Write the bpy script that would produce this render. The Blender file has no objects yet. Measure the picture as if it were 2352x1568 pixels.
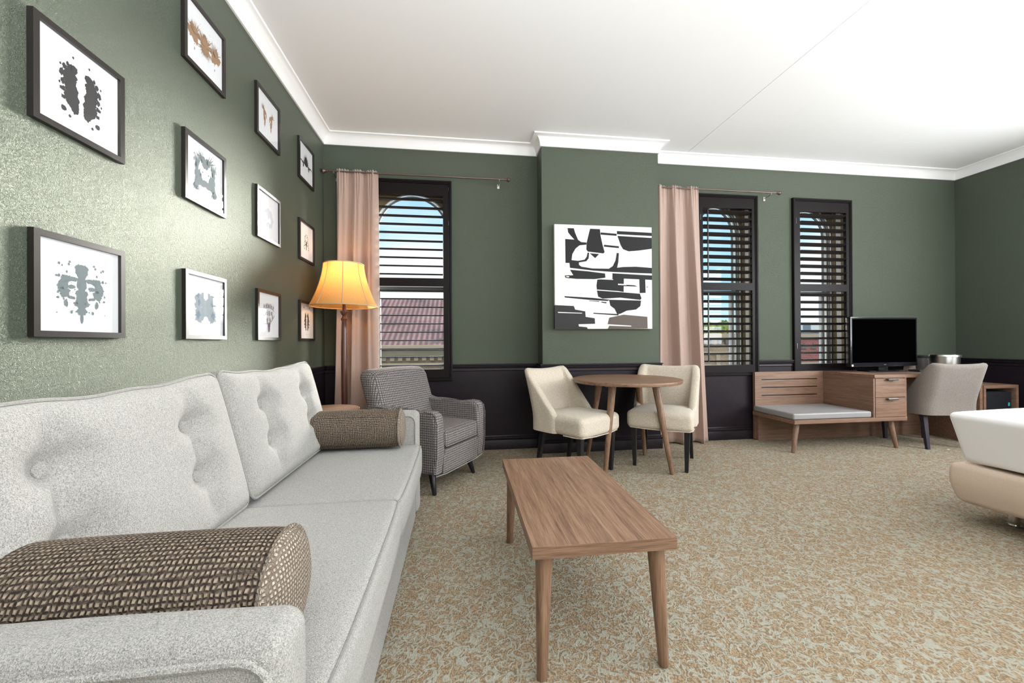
import bpy, bmesh, math, random
from mathutils import Vector, Matrix
PI = math.pi
S = bpy.context.scene
C = S.collection

# ------------------------------------------------------------------ camera
CAM_H = 1.06
F_PX, YAW, PITCH, ROLL = 910.33, 0.1335, 0.0028, 0.0061
def make_camera():
    cd = bpy.data.cameras.new('camera'); co = bpy.data.objects.new('camera', cd); C.objects.link(co)
    cd.sensor_fit = 'HORIZONTAL'; cd.sensor_width = 36.0; cd.lens = F_PX / 2352 * 36.0
    cd.clip_start = 0.02; cd.clip_end = 300
    fw = Vector((math.sin(YAW), math.cos(YAW), 0)); rt = Vector((math.cos(YAW), -math.sin(YAW), 0)); up = Vector((0, 0, 1))
    f2 = fw * math.cos(PITCH) + up * math.sin(PITCH); u2 = up * math.cos(PITCH) - fw * math.sin(PITCH)
    r3 = rt * math.cos(ROLL) - u2 * math.sin(ROLL); u3 = rt * math.sin(ROLL) + u2 * math.cos(ROLL)
    m = Matrix((r3, u3, -f2)).transposed().to_4x4(); m.translation = (0, 0, CAM_H)
    co.matrix_world = m
    S.camera = co
make_camera()

# ------------------------------------------------------------------ view and world
S.view_settings.view_transform = 'Standard'; S.view_settings.look = 'None'
S.view_settings.exposure = 0.35; S.view_settings.gamma = 1.0; S.view_settings.use_curve_mapping = False
try:
    S.cycles.max_bounces = 10; S.cycles.diffuse_bounces = 5; S.cycles.glossy_bounces = 4
    S.cycles.transmission_bounces = 6; S.cycles.transparent_max_bounces = 12
    S.cycles.use_denoising = True; S.cycles.sample_clamp_indirect = 6.0
    S.cycles.caustics_reflective = False; S.cycles.caustics_refractive = False
except Exception:
    pass

def nd(nt, typ, **kw):
    n = nt.nodes.new(typ)
    for k, v in kw.items():
        if k.startswith('i_'):
            key = k[2:]
            key = int(key) if key.isdigit() else key.replace('_', ' ')
            n.inputs[key].default_value = v
        else: setattr(n, k, v)
    return n

def math_n(nt, op, a, b=None, c=None, clamp=False):
    n = nt.nodes.new('ShaderNodeMath'); n.operation = op; n.use_clamp = clamp
    for i, v in enumerate((a, b, c)):
        if v is None: continue
        if isinstance(v, (int, float)): n.inputs[i].default_value = v
        else: nt.links.new(v, n.inputs[i])
    return n.outputs[0]

def ramp(nt, fac, stops, interp='LINEAR'):
    n = nt.nodes.new('ShaderNodeValToRGB'); n.color_ramp.interpolation = interp
    e = n.color_ramp.elements
    while len(e) > 1: e.remove(e[-1])
    e[0].position = stops[0][0]; e[0].color = (*stops[0][1], 1)
    for p, c in stops[1:]:
        q = e.new(p); q.color = (*c, 1)
    nt.links.new(fac, n.inputs[0])
    return n.outputs[0]

def mixc(nt, fac, a, b, mode='MIX'):
    n = nt.nodes.new('ShaderNodeMix'); n.data_type = 'RGBA'; n.blend_type = mode
    for sock, v in ((n.inputs[0], fac), (n.inputs[6], a), (n.inputs[7], b)):
        if isinstance(v, (int, float)): sock.default_value = v
        elif isinstance(v, tuple): sock.default_value = (*v[:3], 1)
        else: nt.links.new(v, sock)
    return n.outputs[2]

def make_world():
    w = bpy.data.worlds.new('sky'); S.world = w; w.use_nodes = True
    nt = w.node_tree; nt.nodes.clear()
    out = nd(nt, 'ShaderNodeOutputWorld'); bg = nd(nt, 'ShaderNodeBackground')
    nt.links.new(bg.outputs[0], out.inputs[0])
    tc = nd(nt, 'ShaderNodeTexCoord')
    sep = nd(nt, 'ShaderNodeSeparateXYZ'); nt.links.new(tc.outputs['Generated'], sep.inputs[0])
    blue = ramp(nt, sep.outputs[2], [(0.0, (.55, .78, .90)), (.10, (.40, .72, .91)), (.45, (.36, .62, .90)), (1, (.12, .3, .62))])
    mp = nd(nt, 'ShaderNodeMapping'); mp.inputs['Scale'].default_value = (1.6, 1.6, 5.0); nt.links.new(tc.outputs['Generated'], mp.inputs[0])
    nz = nd(nt, 'ShaderNodeTexNoise', i_Scale=2.6, i_Detail=5.0, i_Roughness=.55); nt.links.new(mp.outputs[0], nz.inputs['Vector'])
    # cloud banks: one seen through the left window, one through the right-hand window; also two added unseen glows that light the left wall
    def lobe(az, el, r0, r1):
        a, e = math.radians(az), math.radians(el)
        v = nd(nt, 'ShaderNodeVectorMath', operation='DOT_PRODUCT'); nt.links.new(tc.outputs['Generated'], v.inputs[0])
        v.inputs[1].default_value = (math.sin(a) * math.cos(e), math.cos(a) * math.cos(e), math.sin(e))
        m = nd(nt, 'ShaderNodeMapRange', interpolation_type='SMOOTHSTEP')
        m.inputs[1].default_value = math.cos(math.radians(r1)); m.inputs[2].default_value = math.cos(math.radians(r0))
        nt.links.new(v.outputs['Value'], m.inputs[0]); return m.outputs[0]
    cl = math_n(nt, 'MULTIPLY_ADD', nz.outputs['Fac'], 2.2, -1.05, clamp=True)
    cl = math_n(nt, 'ADD', cl, math_n(nt, 'MULTIPLY', lobe(-5, 4, 4, 14), .9), clamp=True)
    cl = math_n(nt, 'ADD', cl, math_n(nt, 'MULTIPLY', lobe(48, 6, 3.5, 8), .9), clamp=True)
    cl = math_n(nt, 'MULTIPLY', cl, math_n(nt, 'SUBTRACT', 1.0, math_n(nt, 'MULTIPLY', lobe(35.5, 8, 3, 7), .85)))
    base = mixc(nt, cl, blue, (.93, .96, .98))
    glow = math_n(nt, 'MULTIPLY', lobe(17, 12, 9, 15), SKY_A)
    glow = math_n(nt, 'ADD', glow, math_n(nt, 'MULTIPLY', lobe(63, 14, 8, 14), SKY_B))
    st = math_n(nt, 'ADD', glow, 1.0)
    base = mixc(nt, math_n(nt, 'MULTIPLY', glow, .2, clamp=True), base, (1.0, .97, .91))
    nt.links.new(base, bg.inputs[0]); nt.links.new(st, bg.inputs[1])
SKY_A, SKY_B = 150.0, 110.0
make_world()

def light(name, typ, loc, rot, energy, color=(1, 1, 1), **kw):
    d = bpy.data.lights.new(name, typ); d.energy = energy; d.color = color
    for k, v in kw.items(): setattr(d, k, v)
    o = bpy.data.objects.new(name, d); C.objects.link(o); o.location = loc; o.rotation_euler = rot
    return o
# sun on the street side (the room is roofed over, it never reaches the interior)
light('sun', 'SUN', (0, -5, 20), (math.radians(42), 0, math.radians(-25)), 1.6, (1, .95, .88), angle=.01)
# daylight of the windows of the right-hand wall (beyond the frame)
light('daylight_right_window', 'AREA', (5.86, -.55, 1.85), (0, math.radians(90), 0), 105, (.95, .98, 1.0), shape='RECTANGLE', size=1.7, size_y=1.5)
light('daylight_right_window', 'AREA', (5.86, 1.5, 1.85), (0, math.radians(90), 0), 105, (.95, .98, 1.0), shape='RECTANGLE', size=1.7, size_y=1.5)
# added fill lights behind the camera, aimed up to brighten the ceiling
light('ceiling_fill', 'AREA', (.2, -.75, 1.15), (math.radians(180), 0, 0), 125, (.93, .97, 1.0), shape='DISK', size=.7)
light('ceiling_fill', 'AREA', (3.0, -.9, 1.15), (math.radians(180), 0, 0), 90, (.93, .97, 1.0), shape='DISK', size=.7)
light('rear_fill', 'AREA', (2.2, -2.56, 1.75), (math.radians(90), 0, 0), 75, (.95, .98, 1.0), shape='RECTANGLE', size=4.2, size_y=1.9)  # added front fill at the closed rear wall, no opening there

# ------------------------------------------------------------------ materials
def new_mat(name):
    m = bpy.data.materials.new(name); m.use_nodes = True
    nt = m.node_tree; b = nt.nodes['Principled BSDF']
    return m, nt, b
def setb(b, **kw):
    for k, v in kw.items():
        s = b.inputs[k.replace('_', ' ')]
        s.default_value = (*v, 1) if isinstance(v, tuple) and len(v) == 3 and s.type == 'RGBA' else v
def plain(name, col, rough=.5, metal=0.0, spec=.5, **kw):
    m, nt, b = new_mat(name); setb(b, Base_Color=col, Roughness=rough, Metallic=metal, **kw)
    b.inputs['Specular IOR Level'].default_value = spec
    return m
def obj_coords(nt, scale=(1, 1, 1), rot=(0, 0, 0)):
    tc = nd(nt, 'ShaderNodeTexCoord'); mp = nd(nt, 'ShaderNodeMapping')
    mp.inputs['Scale'].default_value = scale; mp.inputs['Rotation'].default_value = rot
    nt.links.new(tc.outputs['Object'], mp.inputs[0]); return mp.outputs[0]
def noise(nt, vec, scale, detail=3.0, rough=.5, dist=0.0):
    n = nd(nt, 'ShaderNodeTexNoise', i_Scale=scale, i_Detail=detail, i_Roughness=rough, i_Distortion=dist)
    nt.links.new(vec, n.inputs['Vector']); return n.outputs['Fac']
def bump(nt, b, h, strength, dist):
    n = nd(nt, 'ShaderNodeBump'); n.inputs['Strength'].default_value = strength; n.inputs['Distance'].default_value = dist
    nt.links.new(h, n.inputs['Height']); nt.links.new(n.outputs[0], b.inputs['Normal'])

def wallpaper():
    m, nt, b = new_mat('green embossed wallpaper')
    v = obj_coords(nt)
    n1 = noise(nt, v, 150, 2, .6, 1.8); n2 = noise(nt, v, 80, 2, .5, 1.0)
    h = math_n(nt, 'ADD', math_n(nt, 'ABSOLUTE', math_n(nt, 'SUBTRACT', n1, .5)), math_n(nt, 'MULTIPLY', n2, .35))
    big = noise(nt, v, 1.3, 2)
    col = mixc(nt, big, (.058, .069, .051), (.065, .078, .058))
    nt.links.new(col, b.inputs['Base Color'])
    setb(b, Roughness=.40, IOR=1.75); b.inputs['Specular IOR Level'].default_value = .6; b.inputs['Specular Tint'].default_value = (.88, 1, .79, 1)
    bump(nt, b, h, .9, .009)
    return m
def carpet():
    m, nt, b = new_mat('patterned loop carpet')
    v = obj_coords(nt)
    sw = noise(nt, v, 27, 1.4, .5, .9)
    d = math_n(nt, 'ABSOLUTE', math_n(nt, 'SUBTRACT', sw, .5))
    fine = noise(nt, obj_coords(nt, (1, .45, 1)), 130, 2, .6)
    d2 = math_n(nt, 'ADD', d, math_n(nt, 'MULTIPLY', math_n(nt, 'SUBTRACT', fine, .5), .17))
    mask = nd(nt, 'ShaderNodeMapRange', interpolation_type='SMOOTHSTEP'); mask.inputs[1].default_value = .015; mask.inputs[2].default_value = .090
    nt.links.new(d2, mask.inputs[0])
    # woven loops
    w1 = nd(nt, 'ShaderNodeTexVoronoi', i_Scale=185.0); nt.links.new(obj_coords(nt, (1, .75, 1), (0, 0, .3)), w1.inputs['Vector'])
    loop = w1.outputs['Distance']
    tan = ramp(nt, math_n(nt, 'ADD', math_n(nt, 'MULTIPLY', loop, .9), math_n(nt, 'MULTIPLY', fine, .3)), [(.1, (.44, .335, .225)), (.45, (.345, .258, .168)), (.8, (.20, .148, .095))])
    grey = ramp(nt, fine, [(.3, (.295, .285, .23)), (.7, (.40, .39, .325))])
    col = mixc(nt, mask.outputs[0], grey, tan)
    nt.links.new(col, b.inputs['Base Color']); setb(b, Roughness=.95); b.inputs['Specular IOR Level'].default_value = .1
    hh = math_n(nt, 'ADD', math_n(nt, 'MULTIPLY', math_n(nt, 'SUBTRACT', 1.0, loop), .6), math_n(nt, 'MULTIPLY', math_n(nt, 'SUBTRACT', 1.0, mask.outputs[0]), .8))
    bump(nt, b, hh, .6, .004)
    return m
def wood(name, axis, c1, c2, c3, rough=.42, scale=1.0):
    m, nt, b = new_mat(name)
    sc = [55 * scale, 55 * scale, 55 * scale]; sc['xyz'.index(axis)] = 2.2 * scale
    v = obj_coords(nt, tuple(sc))
    n1 = noise(nt, v, 1.0, 5, .6, .25); sc2 = [300 * scale] * 3; sc2['xyz'.index(axis)] = 11 * scale
    n2 = noise(nt, obj_coords(nt, tuple(sc2)), 1.0, 2, .6)
    f = math_n(nt, 'ADD', math_n(nt, 'MULTIPLY', n1, .55), math_n(nt, 'MULTIPLY', n2, .45))
    col = ramp(nt, f, [(.33, c1), (.5, c2), (.66, c3)])
    nt.links.new(col, b.inputs['Base Color']); setb(b, Roughness=rough)
    bump(nt, b, f, .5, .002)
    return m
W1, W2, W3 = (.105, .054, .035), (.222, .126, .076), (.32, .20, .128)
def fabric(name, c1, c2, scale, rough=.9, bs=.4, bd=.0015, sheen=.25):
    m, nt, b = new_mat(name)
    v = obj_coords(nt)
    n1 = noise(nt, v, scale, 2.5, .65); n2 = noise(nt, v, scale * .4, 2, .5)
    col = ramp(nt, math_n(nt, 'ADD', math_n(nt, 'MULTIPLY', n1, .8), math_n(nt, 'MULTIPLY', n2, .2)), [(.34, c1), (.62, c2)])
    nt.links.new(col, b.inputs['Base Color']); setb(b, Roughness=rough); b.inputs['Specular IOR Level'].default_value = .2
    b.inputs['Sheen Weight'].default_value = sheen
    bump(nt, b, n1, bs, bd)
    return m
def weave(name, light_c, dark_c, pitch, duty=.3, wob=.35, bs=.6, bd=.002):
    """threads crossing on every face, laid out by the face's direction"""
    m, nt, b = new_mat(name)
    tc = nd(nt, 'ShaderNodeTexCoord')
    v0 = tc.outputs['Object']
    nzv = nd(nt, 'ShaderNodeTexNoise', i_Scale=.55 / pitch, i_Detail=1.5); nt.links.new(v0, nzv.inputs['Vector'])
    add = nd(nt, 'ShaderNodeVectorMath', operation='SCALE'); nt.links.new(nzv.outputs['Color'], add.inputs[0]); add.inputs['Scale'].default_value = wob * pitch * 2
    vs = nd(nt, 'ShaderNodeVectorMath', operation='ADD'); nt.links.new(v0, vs.inputs[0]); nt.links.new(add.outputs[0], vs.inputs[1])
    sp = nd(nt, 'ShaderNodeSeparateXYZ'); nt.links.new(vs.outputs[0], sp.inputs[0])
    sn = nd(nt, 'ShaderNodeSeparateXYZ'); nt.links.new(tc.outputs['Normal'], sn.inputs[0])
    tot = None; hsum = None
    for i in range(3):
        fr = math_n(nt, 'FRACT', math_n(nt, 'MULTIPLY', sp.outputs[i], 1 / pitch))
        tri = math_n(nt, 'ABSOLUTE', math_n(nt, 'SUBTRACT', fr, .5))          # 0 centre of thread, .5 at the gap
        ln = nd(nt, 'ShaderNodeMapRange'); ln.inputs[1].default_value = .5 - duty * .75; ln.inputs[2].default_value = .5 - duty * .25
        nt.links.new(tri, ln.inputs[0])
        na = math_n(nt, 'ABSOLUTE', sn.outputs[i])
        wgt = nd(nt, 'ShaderNodeMapRange'); wgt.inputs[1].default_value = .80; wgt.inputs[2].default_value = .70; nt.links.new(na, wgt.inputs[0])
        t = math_n(nt, 'MULTIPLY', ln.outputs[0], wgt.outputs[0])
        tot = t if tot is None else math_n(nt, 'MAXIMUM', tot, t)
    fz = nd(nt, 'ShaderNodeTexNoise', i_Scale=1.3 / pitch, i_Detail=2.0); nt.links.new(v0, fz.inputs['Vector'])
    lc = ramp(nt, fz.outputs['Fac'], [(.3, tuple(x * .72 for x in light_c)), (.7, tuple(min(1, x * 1.2) for x in light_c))])
    k = math_n(nt, 'MULTIPLY', tot, math_n(nt, 'MULTIPLY_ADD', fz.outputs['Fac'], 1.6, .1, clamp=True), clamp=True)
    col = mixc(nt, k, lc, dark_c)
    nt.links.new(col, b.inputs['Base Color']); setb(b, Roughness=.9); b.inputs['Specular IOR Level'].default_value = .15
    bump(nt, b, math_n(nt, 'SUBTRACT', 1.0, tot), bs, bd)
    return m
def pane_mat(name, refl=1.0):
    m, nt, b = new_mat(name); nt.nodes.remove(b)
    out = [n for n in nt.nodes if n.type == 'OUTPUT_MATERIAL'][0]
    tr = nd(nt, 'ShaderNodeBsdfTransparent'); gl = nd(nt, 'ShaderNodeBsdfGlossy'); gl.inputs['Roughness'].default_value = .03
    ge = nd(nt, 'ShaderNodeNewGeometry'); dt = nd(nt, 'ShaderNodeVectorMath', operation='DOT_PRODUCT')
    nt.links.new(ge.outputs['Incoming'], dt.inputs[0]); nt.links.new(ge.outputs['Normal'], dt.inputs[1])
    ca = math_n(nt, 'SUBTRACT', 1.0, math_n(nt, 'ABSOLUTE', dt.outputs['Value']))
    fz = math_n(nt, 'MULTIPLY_ADD', math_n(nt, 'POWER', ca, 5.0), .92, .06)
    mx = nd(nt, 'ShaderNodeMixShader'); nt.links.new(math_n(nt, 'MULTIPLY', fz, refl), mx.inputs[0])
    nt.links.new(tr.outputs[0], mx.inputs[1]); nt.links.new(gl.outputs[0], mx.inputs[2]); nt.links.new(mx.outputs[0], out.inputs[0])
    return m
def shade_mat():
    m, nt, b = new_mat('lamp shade fabric'); nt.nodes.remove(b)
    out = [n for n in nt.nodes if n.type == 'OUTPUT_MATERIAL'][0]
    v = obj_coords(nt, (1, 1, .12)); n1 = noise(nt, v, 260, 2, .5)
    c = ramp(nt, n1, [(.3, (.70, .43, .17)), (.7, (.78, .51, .22))])
    df = nd(nt, 'ShaderNodeBsdfDiffuse'); tl = nd(nt, 'ShaderNodeBsdfTranslucent'); mx = nd(nt, 'ShaderNodeMixShader'); mx.inputs[0].default_value = .5
    nt.links.new(c, df.inputs[0]); nt.links.new(c, tl.inputs[0]); nt.links.new(df.outputs[0], mx.inputs[1]); nt.links.new(tl.outputs[0], mx.inputs[2]); nt.links.new(mx.outputs[0], out.inputs[0])
    return m
def brick_mat(name, c1, c2, mortar, scale):
    m, nt, b = new_mat(name)
    tc = nd(nt, 'ShaderNodeTexCoord'); sp = nd(nt, 'ShaderNodeSeparateXYZ'); nt.links.new(tc.outputs['Object'], sp.inputs[0])
    cb = nd(nt, 'ShaderNodeCombineXYZ'); nt.links.new(math_n(nt, 'ADD', sp.outputs[0], sp.outputs[1]), cb.inputs[0]); nt.links.new(sp.outputs[2], cb.inputs[1])
    br = nd(nt, 'ShaderNodeTexBrick', i_Scale=scale); br.inputs['Color1'].default_value = (*c1, 1); br.inputs['Color2'].default_value = (*c2, 1); br.inputs['Mortar'].default_value = (*mortar, 1)
    nt.links.new(cb.outputs[0], br.inputs['Vector']); nt.links.new(br.outputs['Color'], b.inputs['Base Color']); setb(b, Roughness=.9)
    return m
def tile_mat():
    m, nt, b = new_mat('weathered roof tiles')
    v = obj_coords(nt)
    w = nd(nt, 'ShaderNodeTexWave', i_Scale=1.7, i_Distortion=.3); w.bands_direction = 'X'; nt.links.new(v, w.inputs['Vector'])
    n1 = noise(nt, v, .9, 4, .6); n2 = noise(nt, obj_coords(nt, (1, 4, 4)), 2.2, 3, .6)
    col = ramp(nt, math_n(nt, 'ADD', math_n(nt, 'MULTIPLY', n1, .7), math_n(nt, 'MULTIPLY', n2, .3)), [(.3, (.11, .075, .07)), (.5, (.24, .13, .115)), (.7, (.32, .19, .165))])
    col = mixc(nt, math_n(nt, 'MULTIPLY', w.outputs['Fac'], .25), col, (.10, .065, .06))
    nt.links.new(col, b.inputs['Base Color']); setb(b, Roughness=.85); bump(nt, b, w.outputs['Fac'], .6, .05)
    return m
def leaf_mat():
    m, nt, b = new_mat('foliage'); n1 = noise(nt, obj_coords(nt), 3.0, 3)
    nt.links.new(ramp(nt, n1, [(.3, (.05, .10, .02)), (.6, (.20, .30, .07)), (.75, (.36, .44, .14))]), b.inputs['Base Color']); setb(b, Roughness=.8)
    return m
def leather():
    m, nt, b = new_mat('grey leather'); n1 = noise(nt, obj_coords(nt), 140, 2)
    setb(b, Base_Color=(.29, .285, .285), Roughness=.42); bump(nt, b, n1, .15, .001); return m
def plaster():
    m, nt, b = new_mat('white ceiling paint'); n1 = noise(nt, obj_coords(nt), 60, 2)
    setb(b, Base_Color=(.88, .875, .865), Roughness=.7); bump(nt, b, n1, .06, .001); return m
def darkpaint():
    m, nt, b = new_mat('aubergine satin paint'); n1 = noise(nt, obj_coords(nt), 25, 3)
    nt.links.new(ramp(nt, n1, [(.3, (.013, .009, .013)), (.7, (.017, .012, .016))]), b.inputs['Base Color'])
    setb(b, Roughness=.38); b.inputs['Specular IOR Level'].default_value = .22; bump(nt, b, n1, .05, .001); return m

MT = dict(
    wall=wallpaper(), carpet=carpet(), ceiling=plaster(), white=plain('white cornice paint', (.90, .895, .885), .55), dark=darkpaint(),
    shutter=plain('dark espresso shutter paint', (.009, .006, .0065), .42, spec=.13), louvre=plain('espresso louvre paint', (.020, .016, .015), .5, spec=.2),
    woodx=wood('walnut veneer along x', 'x', W1, W2, W3), woody=wood('walnut veneer along y', 'y', W1, W2, W3), woodz=wood('walnut along z', 'z', W1, W2, W3),
    desk=wood('light walnut veneer', 'x', (.135, .072, .046), (.21, .122, .080), (.275, .170, .118), .45), deskz=wood('light walnut leg', 'z', (.135, .072, .046), (.21, .122, .080), (.275, .170, .118), .45),
    desky=wood('light walnut veneer along y', 'y', (.135, .072, .046), (.21, .122, .080), (.275, .170, .118), .45),
    sofa=fabric('oatmeal sofa weave', (.215, .208, .19), (.54, .525, .49), 420, bs=.9, bd=.005), pipe=fabric('sofa piping', (.20, .19, .175), (.32, .31, .29), 300),
    bolster=weave('brown basketweave', (.335, .265, .20), (.030, .021, .017), .0088, duty=.38, wob=.42, bs=.9, bd=.004),
    bolend=weave('bolster end weave', (.44, .38, .31), (.16, .12, .095), .0088, duty=.34, wob=.4, bs=.9, bd=.004),
    check=weave('grey check tweed', (.31, .28, .265), (.045, .042, .050), .0165, duty=.32, wob=.16, bs=.4, bd=.002),
    boucle=fabric('cream boucle', (.50, .43, .34), (.70, .62, .51), 170, bs=.9, bd=.006), black=plain('black lacquered wood', (.010, .010, .012), .3),
    greyfab=fabric('taupe grey upholstery', (.165, .14, .122), (.265, .23, .205), 240, bs=.7, bd=.003), plum=plain('dark plum lacquer', (.035, .028, .042), .4),
    curtain=fabric('blush satin curtain', (.355, .245, .20), (.42, .30, .25), 420, rough=.5, bs=.08, bd=.0005, sheen=.5),
    bronze=plain('bronze rod', (.16, .115, .10), .35, .8), steel=plain('brushed steel', (.62, .60, .57), .28, 1.0), chrome=plain('chrome', (.8, .8, .8), .12, 1.0),
    frame=plain('black brown frame', (.018, .014, .013), .30), paper=plain('white paper', (.76, .765, .78), .8, spec=.1), glass=pane_mat('picture glass', .8), window=pane_mat('window glass', .6),
    canvas=plain('white canvas', (.78, .765, .75), .75), paint=plain('black acrylic', (.011, .0105, .012), .55, spec=.25), paintbrown=plain('brown black acrylic', (.085, .062, .05), .5), paintgrey=plain('soft black acrylic', (.028, .026, .029), .5, spec=.25),
    shade=shade_mat(), shadetrim=plain('shade binding', (.55, .40, .24), .8), polewood=plain('polished red brown wood', (.11, .045, .032), .22),
    leather=leather(), duvet=plain('white bed linen', (.92, .92, .925), .8, spec=.2), skirt=fabric('beige valance', (.60, .48, .375), (.66, .53, .42), 200, bs=.05, bd=.0005),
    screen=plain('dark tv screen', (.0006, .0006, .0006), .8, spec=.0), tvplastic=plain('gloss black plastic', (.012, .012, .015), .12),
    sash=plain('white sash paint', (.66, .67, .66), .5), sashdk=plain('grey sash paint', (.13, .14, .14), .5), reveal=plain('grey reveal plaster', (.62, .60, .57), .8), olive=plain('olive brown timber', (.16, .115, .055), .6),
    slate=plain('dark plastic', (.015, .016, .02), .4), bluegrey=plain('blue grey plant', (.18, .22, .26), .5), cyan=plain('cyan sticker', (.05, .35, .42), .5), pink=plain('pale pink card', (.75, .60, .56), .6), bluecard=plain('blue card', (.05, .05, .30), .6),
    tile=tile_mat(), brickb=brick_mat('buff brick', (.42, .29, .17), (.30, .20, .125), (.20, .15, .11), 4.0), brickr=brick_mat('red brick', (.34, .10, .075), (.27, .075, .06), (.30, .22, .2), 4.0),
    stone=plain('weathered stone', (.42, .31, .20), .9), stonedk=plain('dark stone', (.16, .14, .12), .9), leaf=leaf_mat(), bark=plain('bark', (.08, .06, .04), .9), street=plain('asphalt', (.12, .12, .12), .9),
    bulb=plain('frosted bulb', (.9, .85, .7), .5),
)
_b = MT['bulb'].node_tree.nodes['Principled BSDF']; _b.inputs['Emission Color'].default_value = (1, .62, .25, 1); _b.inputs['Emission Strength'].default_value = 8

# ------------------------------------------------------------------ mesh building
class MB:
    def __init__(s): s.bm = bmesh.new(); s.bev = False
    def box(s, a, b, bev=0.0, seg=2):
        r = bmesh.ops.create_cube(s.bm, size=1.0); vs = r['verts']
        a, b = Vector(a), Vector(b)
        for v in vs:
            v.co = Vector(((a + b) / 2)[i] + v.co[i] * abs(b[i] - a[i]) for i in range(3)) if False else Vector([(a[i] + b[i]) / 2 + v.co[i] * abs(b[i] - a[i]) for i in range(3)])
        if bev > 0:
            s.bev = True
            es = list({e for v in vs for e in v.link_edges})
            bmesh.ops.bevel(s.bm, geom=es, offset=bev, segments=seg, affect='EDGES', profile=.5)
        return s
    def face(s, pts):
        return s.bm.faces.new([s.bm.verts.new(p) for p in pts])
    def loft(s, rings, closed=True, cap=True):
        R = [[s.bm.verts.new(p) for p in r] for r in rings]
        n = len(R[0])
        for a, b in zip(R, R[1:]):
            for i in range(n if closed else n - 1):
                j = (i + 1) % n
                s.bm.faces.new((a[i], a[j], b[j], b[i]))
        if cap and closed:
            s.bm.faces.new(R[0][::-1]); s.bm.faces.new(R[-1])
        return s
    def tube(s, pts, r, seg=10, closed=False, cap=True):
        pts = [Vector(p) for p in pts]; n = len(pts)
        rr = r if isinstance(r, (list, tuple)) else [r] * n
        rings = []; prev = None
        for i, p in enumerate(pts):
            if closed: t = (pts[(i + 1) % n] - pts[i - 1])
            else: t = pts[min(i + 1, n - 1)] - pts[max(i - 1, 0)]
            t.normalize()
            if prev is None:
                ref = Vector((0, 0, 1)) if abs(t.z) < .9 else Vector((1, 0, 0))
                nrm = t.cross(ref).normalized()
            else:
                nrm = (prev - t * prev.dot(t)).normalized()
            prev = nrm; bn = t.cross(nrm)
            rings.append([p + (nrm * math.cos(2 * PI * k / seg) + bn * math.sin(2 * PI * k / seg)) * rr[i] for k in range(seg)])
        if closed: rings.append(rings[0]); cap = False
        s.loft(rings, True, cap)
        if closed: bmesh.ops.remove_doubles(s.bm, verts=s.bm.verts, dist=1e-6)
        return s
    def lathe(s, prof, seg=32, c=(0, 0, 0), cap=True):
        s.loft([[(c[0] + r * math.cos(2 * PI * k / seg), c[1] + r * math.sin(2 * PI * k / seg), c[2] + z) for k in range(seg)] for r, z in prof], True, cap)
        return s
    def prism(s, poly, axis, a, b, bev=0.0, seg=2):
        def P(u, v, w): return {'x': (w, u, v), 'y': (u, w, v), 'z': (u, v, w)}[axis]
        bot = [s.bm.verts.new(P(u, v, a)) for u, v in poly]; top = [s.bm.verts.new(P(u, v, b)) for u, v in poly]
        n = len(poly); fs = []
        for i in range(n): fs.append(s.bm.faces.new((bot[i], bot[(i + 1) % n], top[(i + 1) % n], top[i])))
        fs.append(s.bm.faces.new(bot[::-1])); fs.append(s.bm.faces.new(top))
        if bev > 0:
            s.bev = True
            es = list({e for f in fs[-2:] for e in f.edges})
            bmesh.ops.bevel(s.bm, geom=es, offset=bev, segments=seg, affect='EDGES', profile=.5)
        return s
    def rbox(s, c, size, r, n=10, fn=None, k=4):
        """rounded box on an even grid; fn(p, unit) may move each point (p local to c, unit in -1..1)"""
        h = [x / 2 for x in size]; r = min(r, min(h) * .999)
        def lst(H):
            a = [-H + r * (1 - math.tan(PI / 4 * (1 - i / k))) for i in range(k)]
            inner = [-(H - r) + 2 * (H - r) * i / n for i in range(n + 1)]
            return a + inner + [-x for x in reversed(a)]
        L = [lst(x) for x in h]
        def P(p):
            q = Vector([max(-(h[i] - r), min(h[i] - r, p[i])) for i in range(3)])
            d = Vector(p) - q
            if d.length > 1e-9: q = q + d.normalized() * r
            if fn: q = fn(q, [q[i] / h[i] for i in range(3)])
            return Vector(c) + q
        for ax in range(3):
            u, v = [(1, 2), (2, 0), (0, 1)][ax]
            for sg in (-1, 1):
                g = []
                for a in L[u]:
                    row = []
                    for b in L[v]:
                        p = [0, 0, 0]; p[ax] = sg * h[ax]; p[u] = a; p[v] = b
                        row.append(s.bm.verts.new(P(p)))
                    g.append(row)
                for i in range(len(g) - 1):
                    for j in range(len(g[0]) - 1):
                        q = (g[i][j], g[i + 1][j], g[i + 1][j + 1], g[i][j + 1])
                        s.bm.faces.new(q if sg > 0 else q[::-1])
        bmesh.ops.remove_doubles(s.bm, verts=s.bm.verts, dist=2e-5)
        return s
    def grid(s, fn, nu, nv, closed_v=False):
        g = [[s.bm.verts.new(fn(i / nu, j / nv)) for j in range(nv if closed_v else nv + 1)] for i in range(nu + 1)]
        for i in range(nu):
            for j in range(nv):
                j2 = (j + 1) % len(g[0])
                s.bm.faces.new((g[i][j], g[i + 1][j], g[i + 1][j2], g[i][j2]))
        return g
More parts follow.
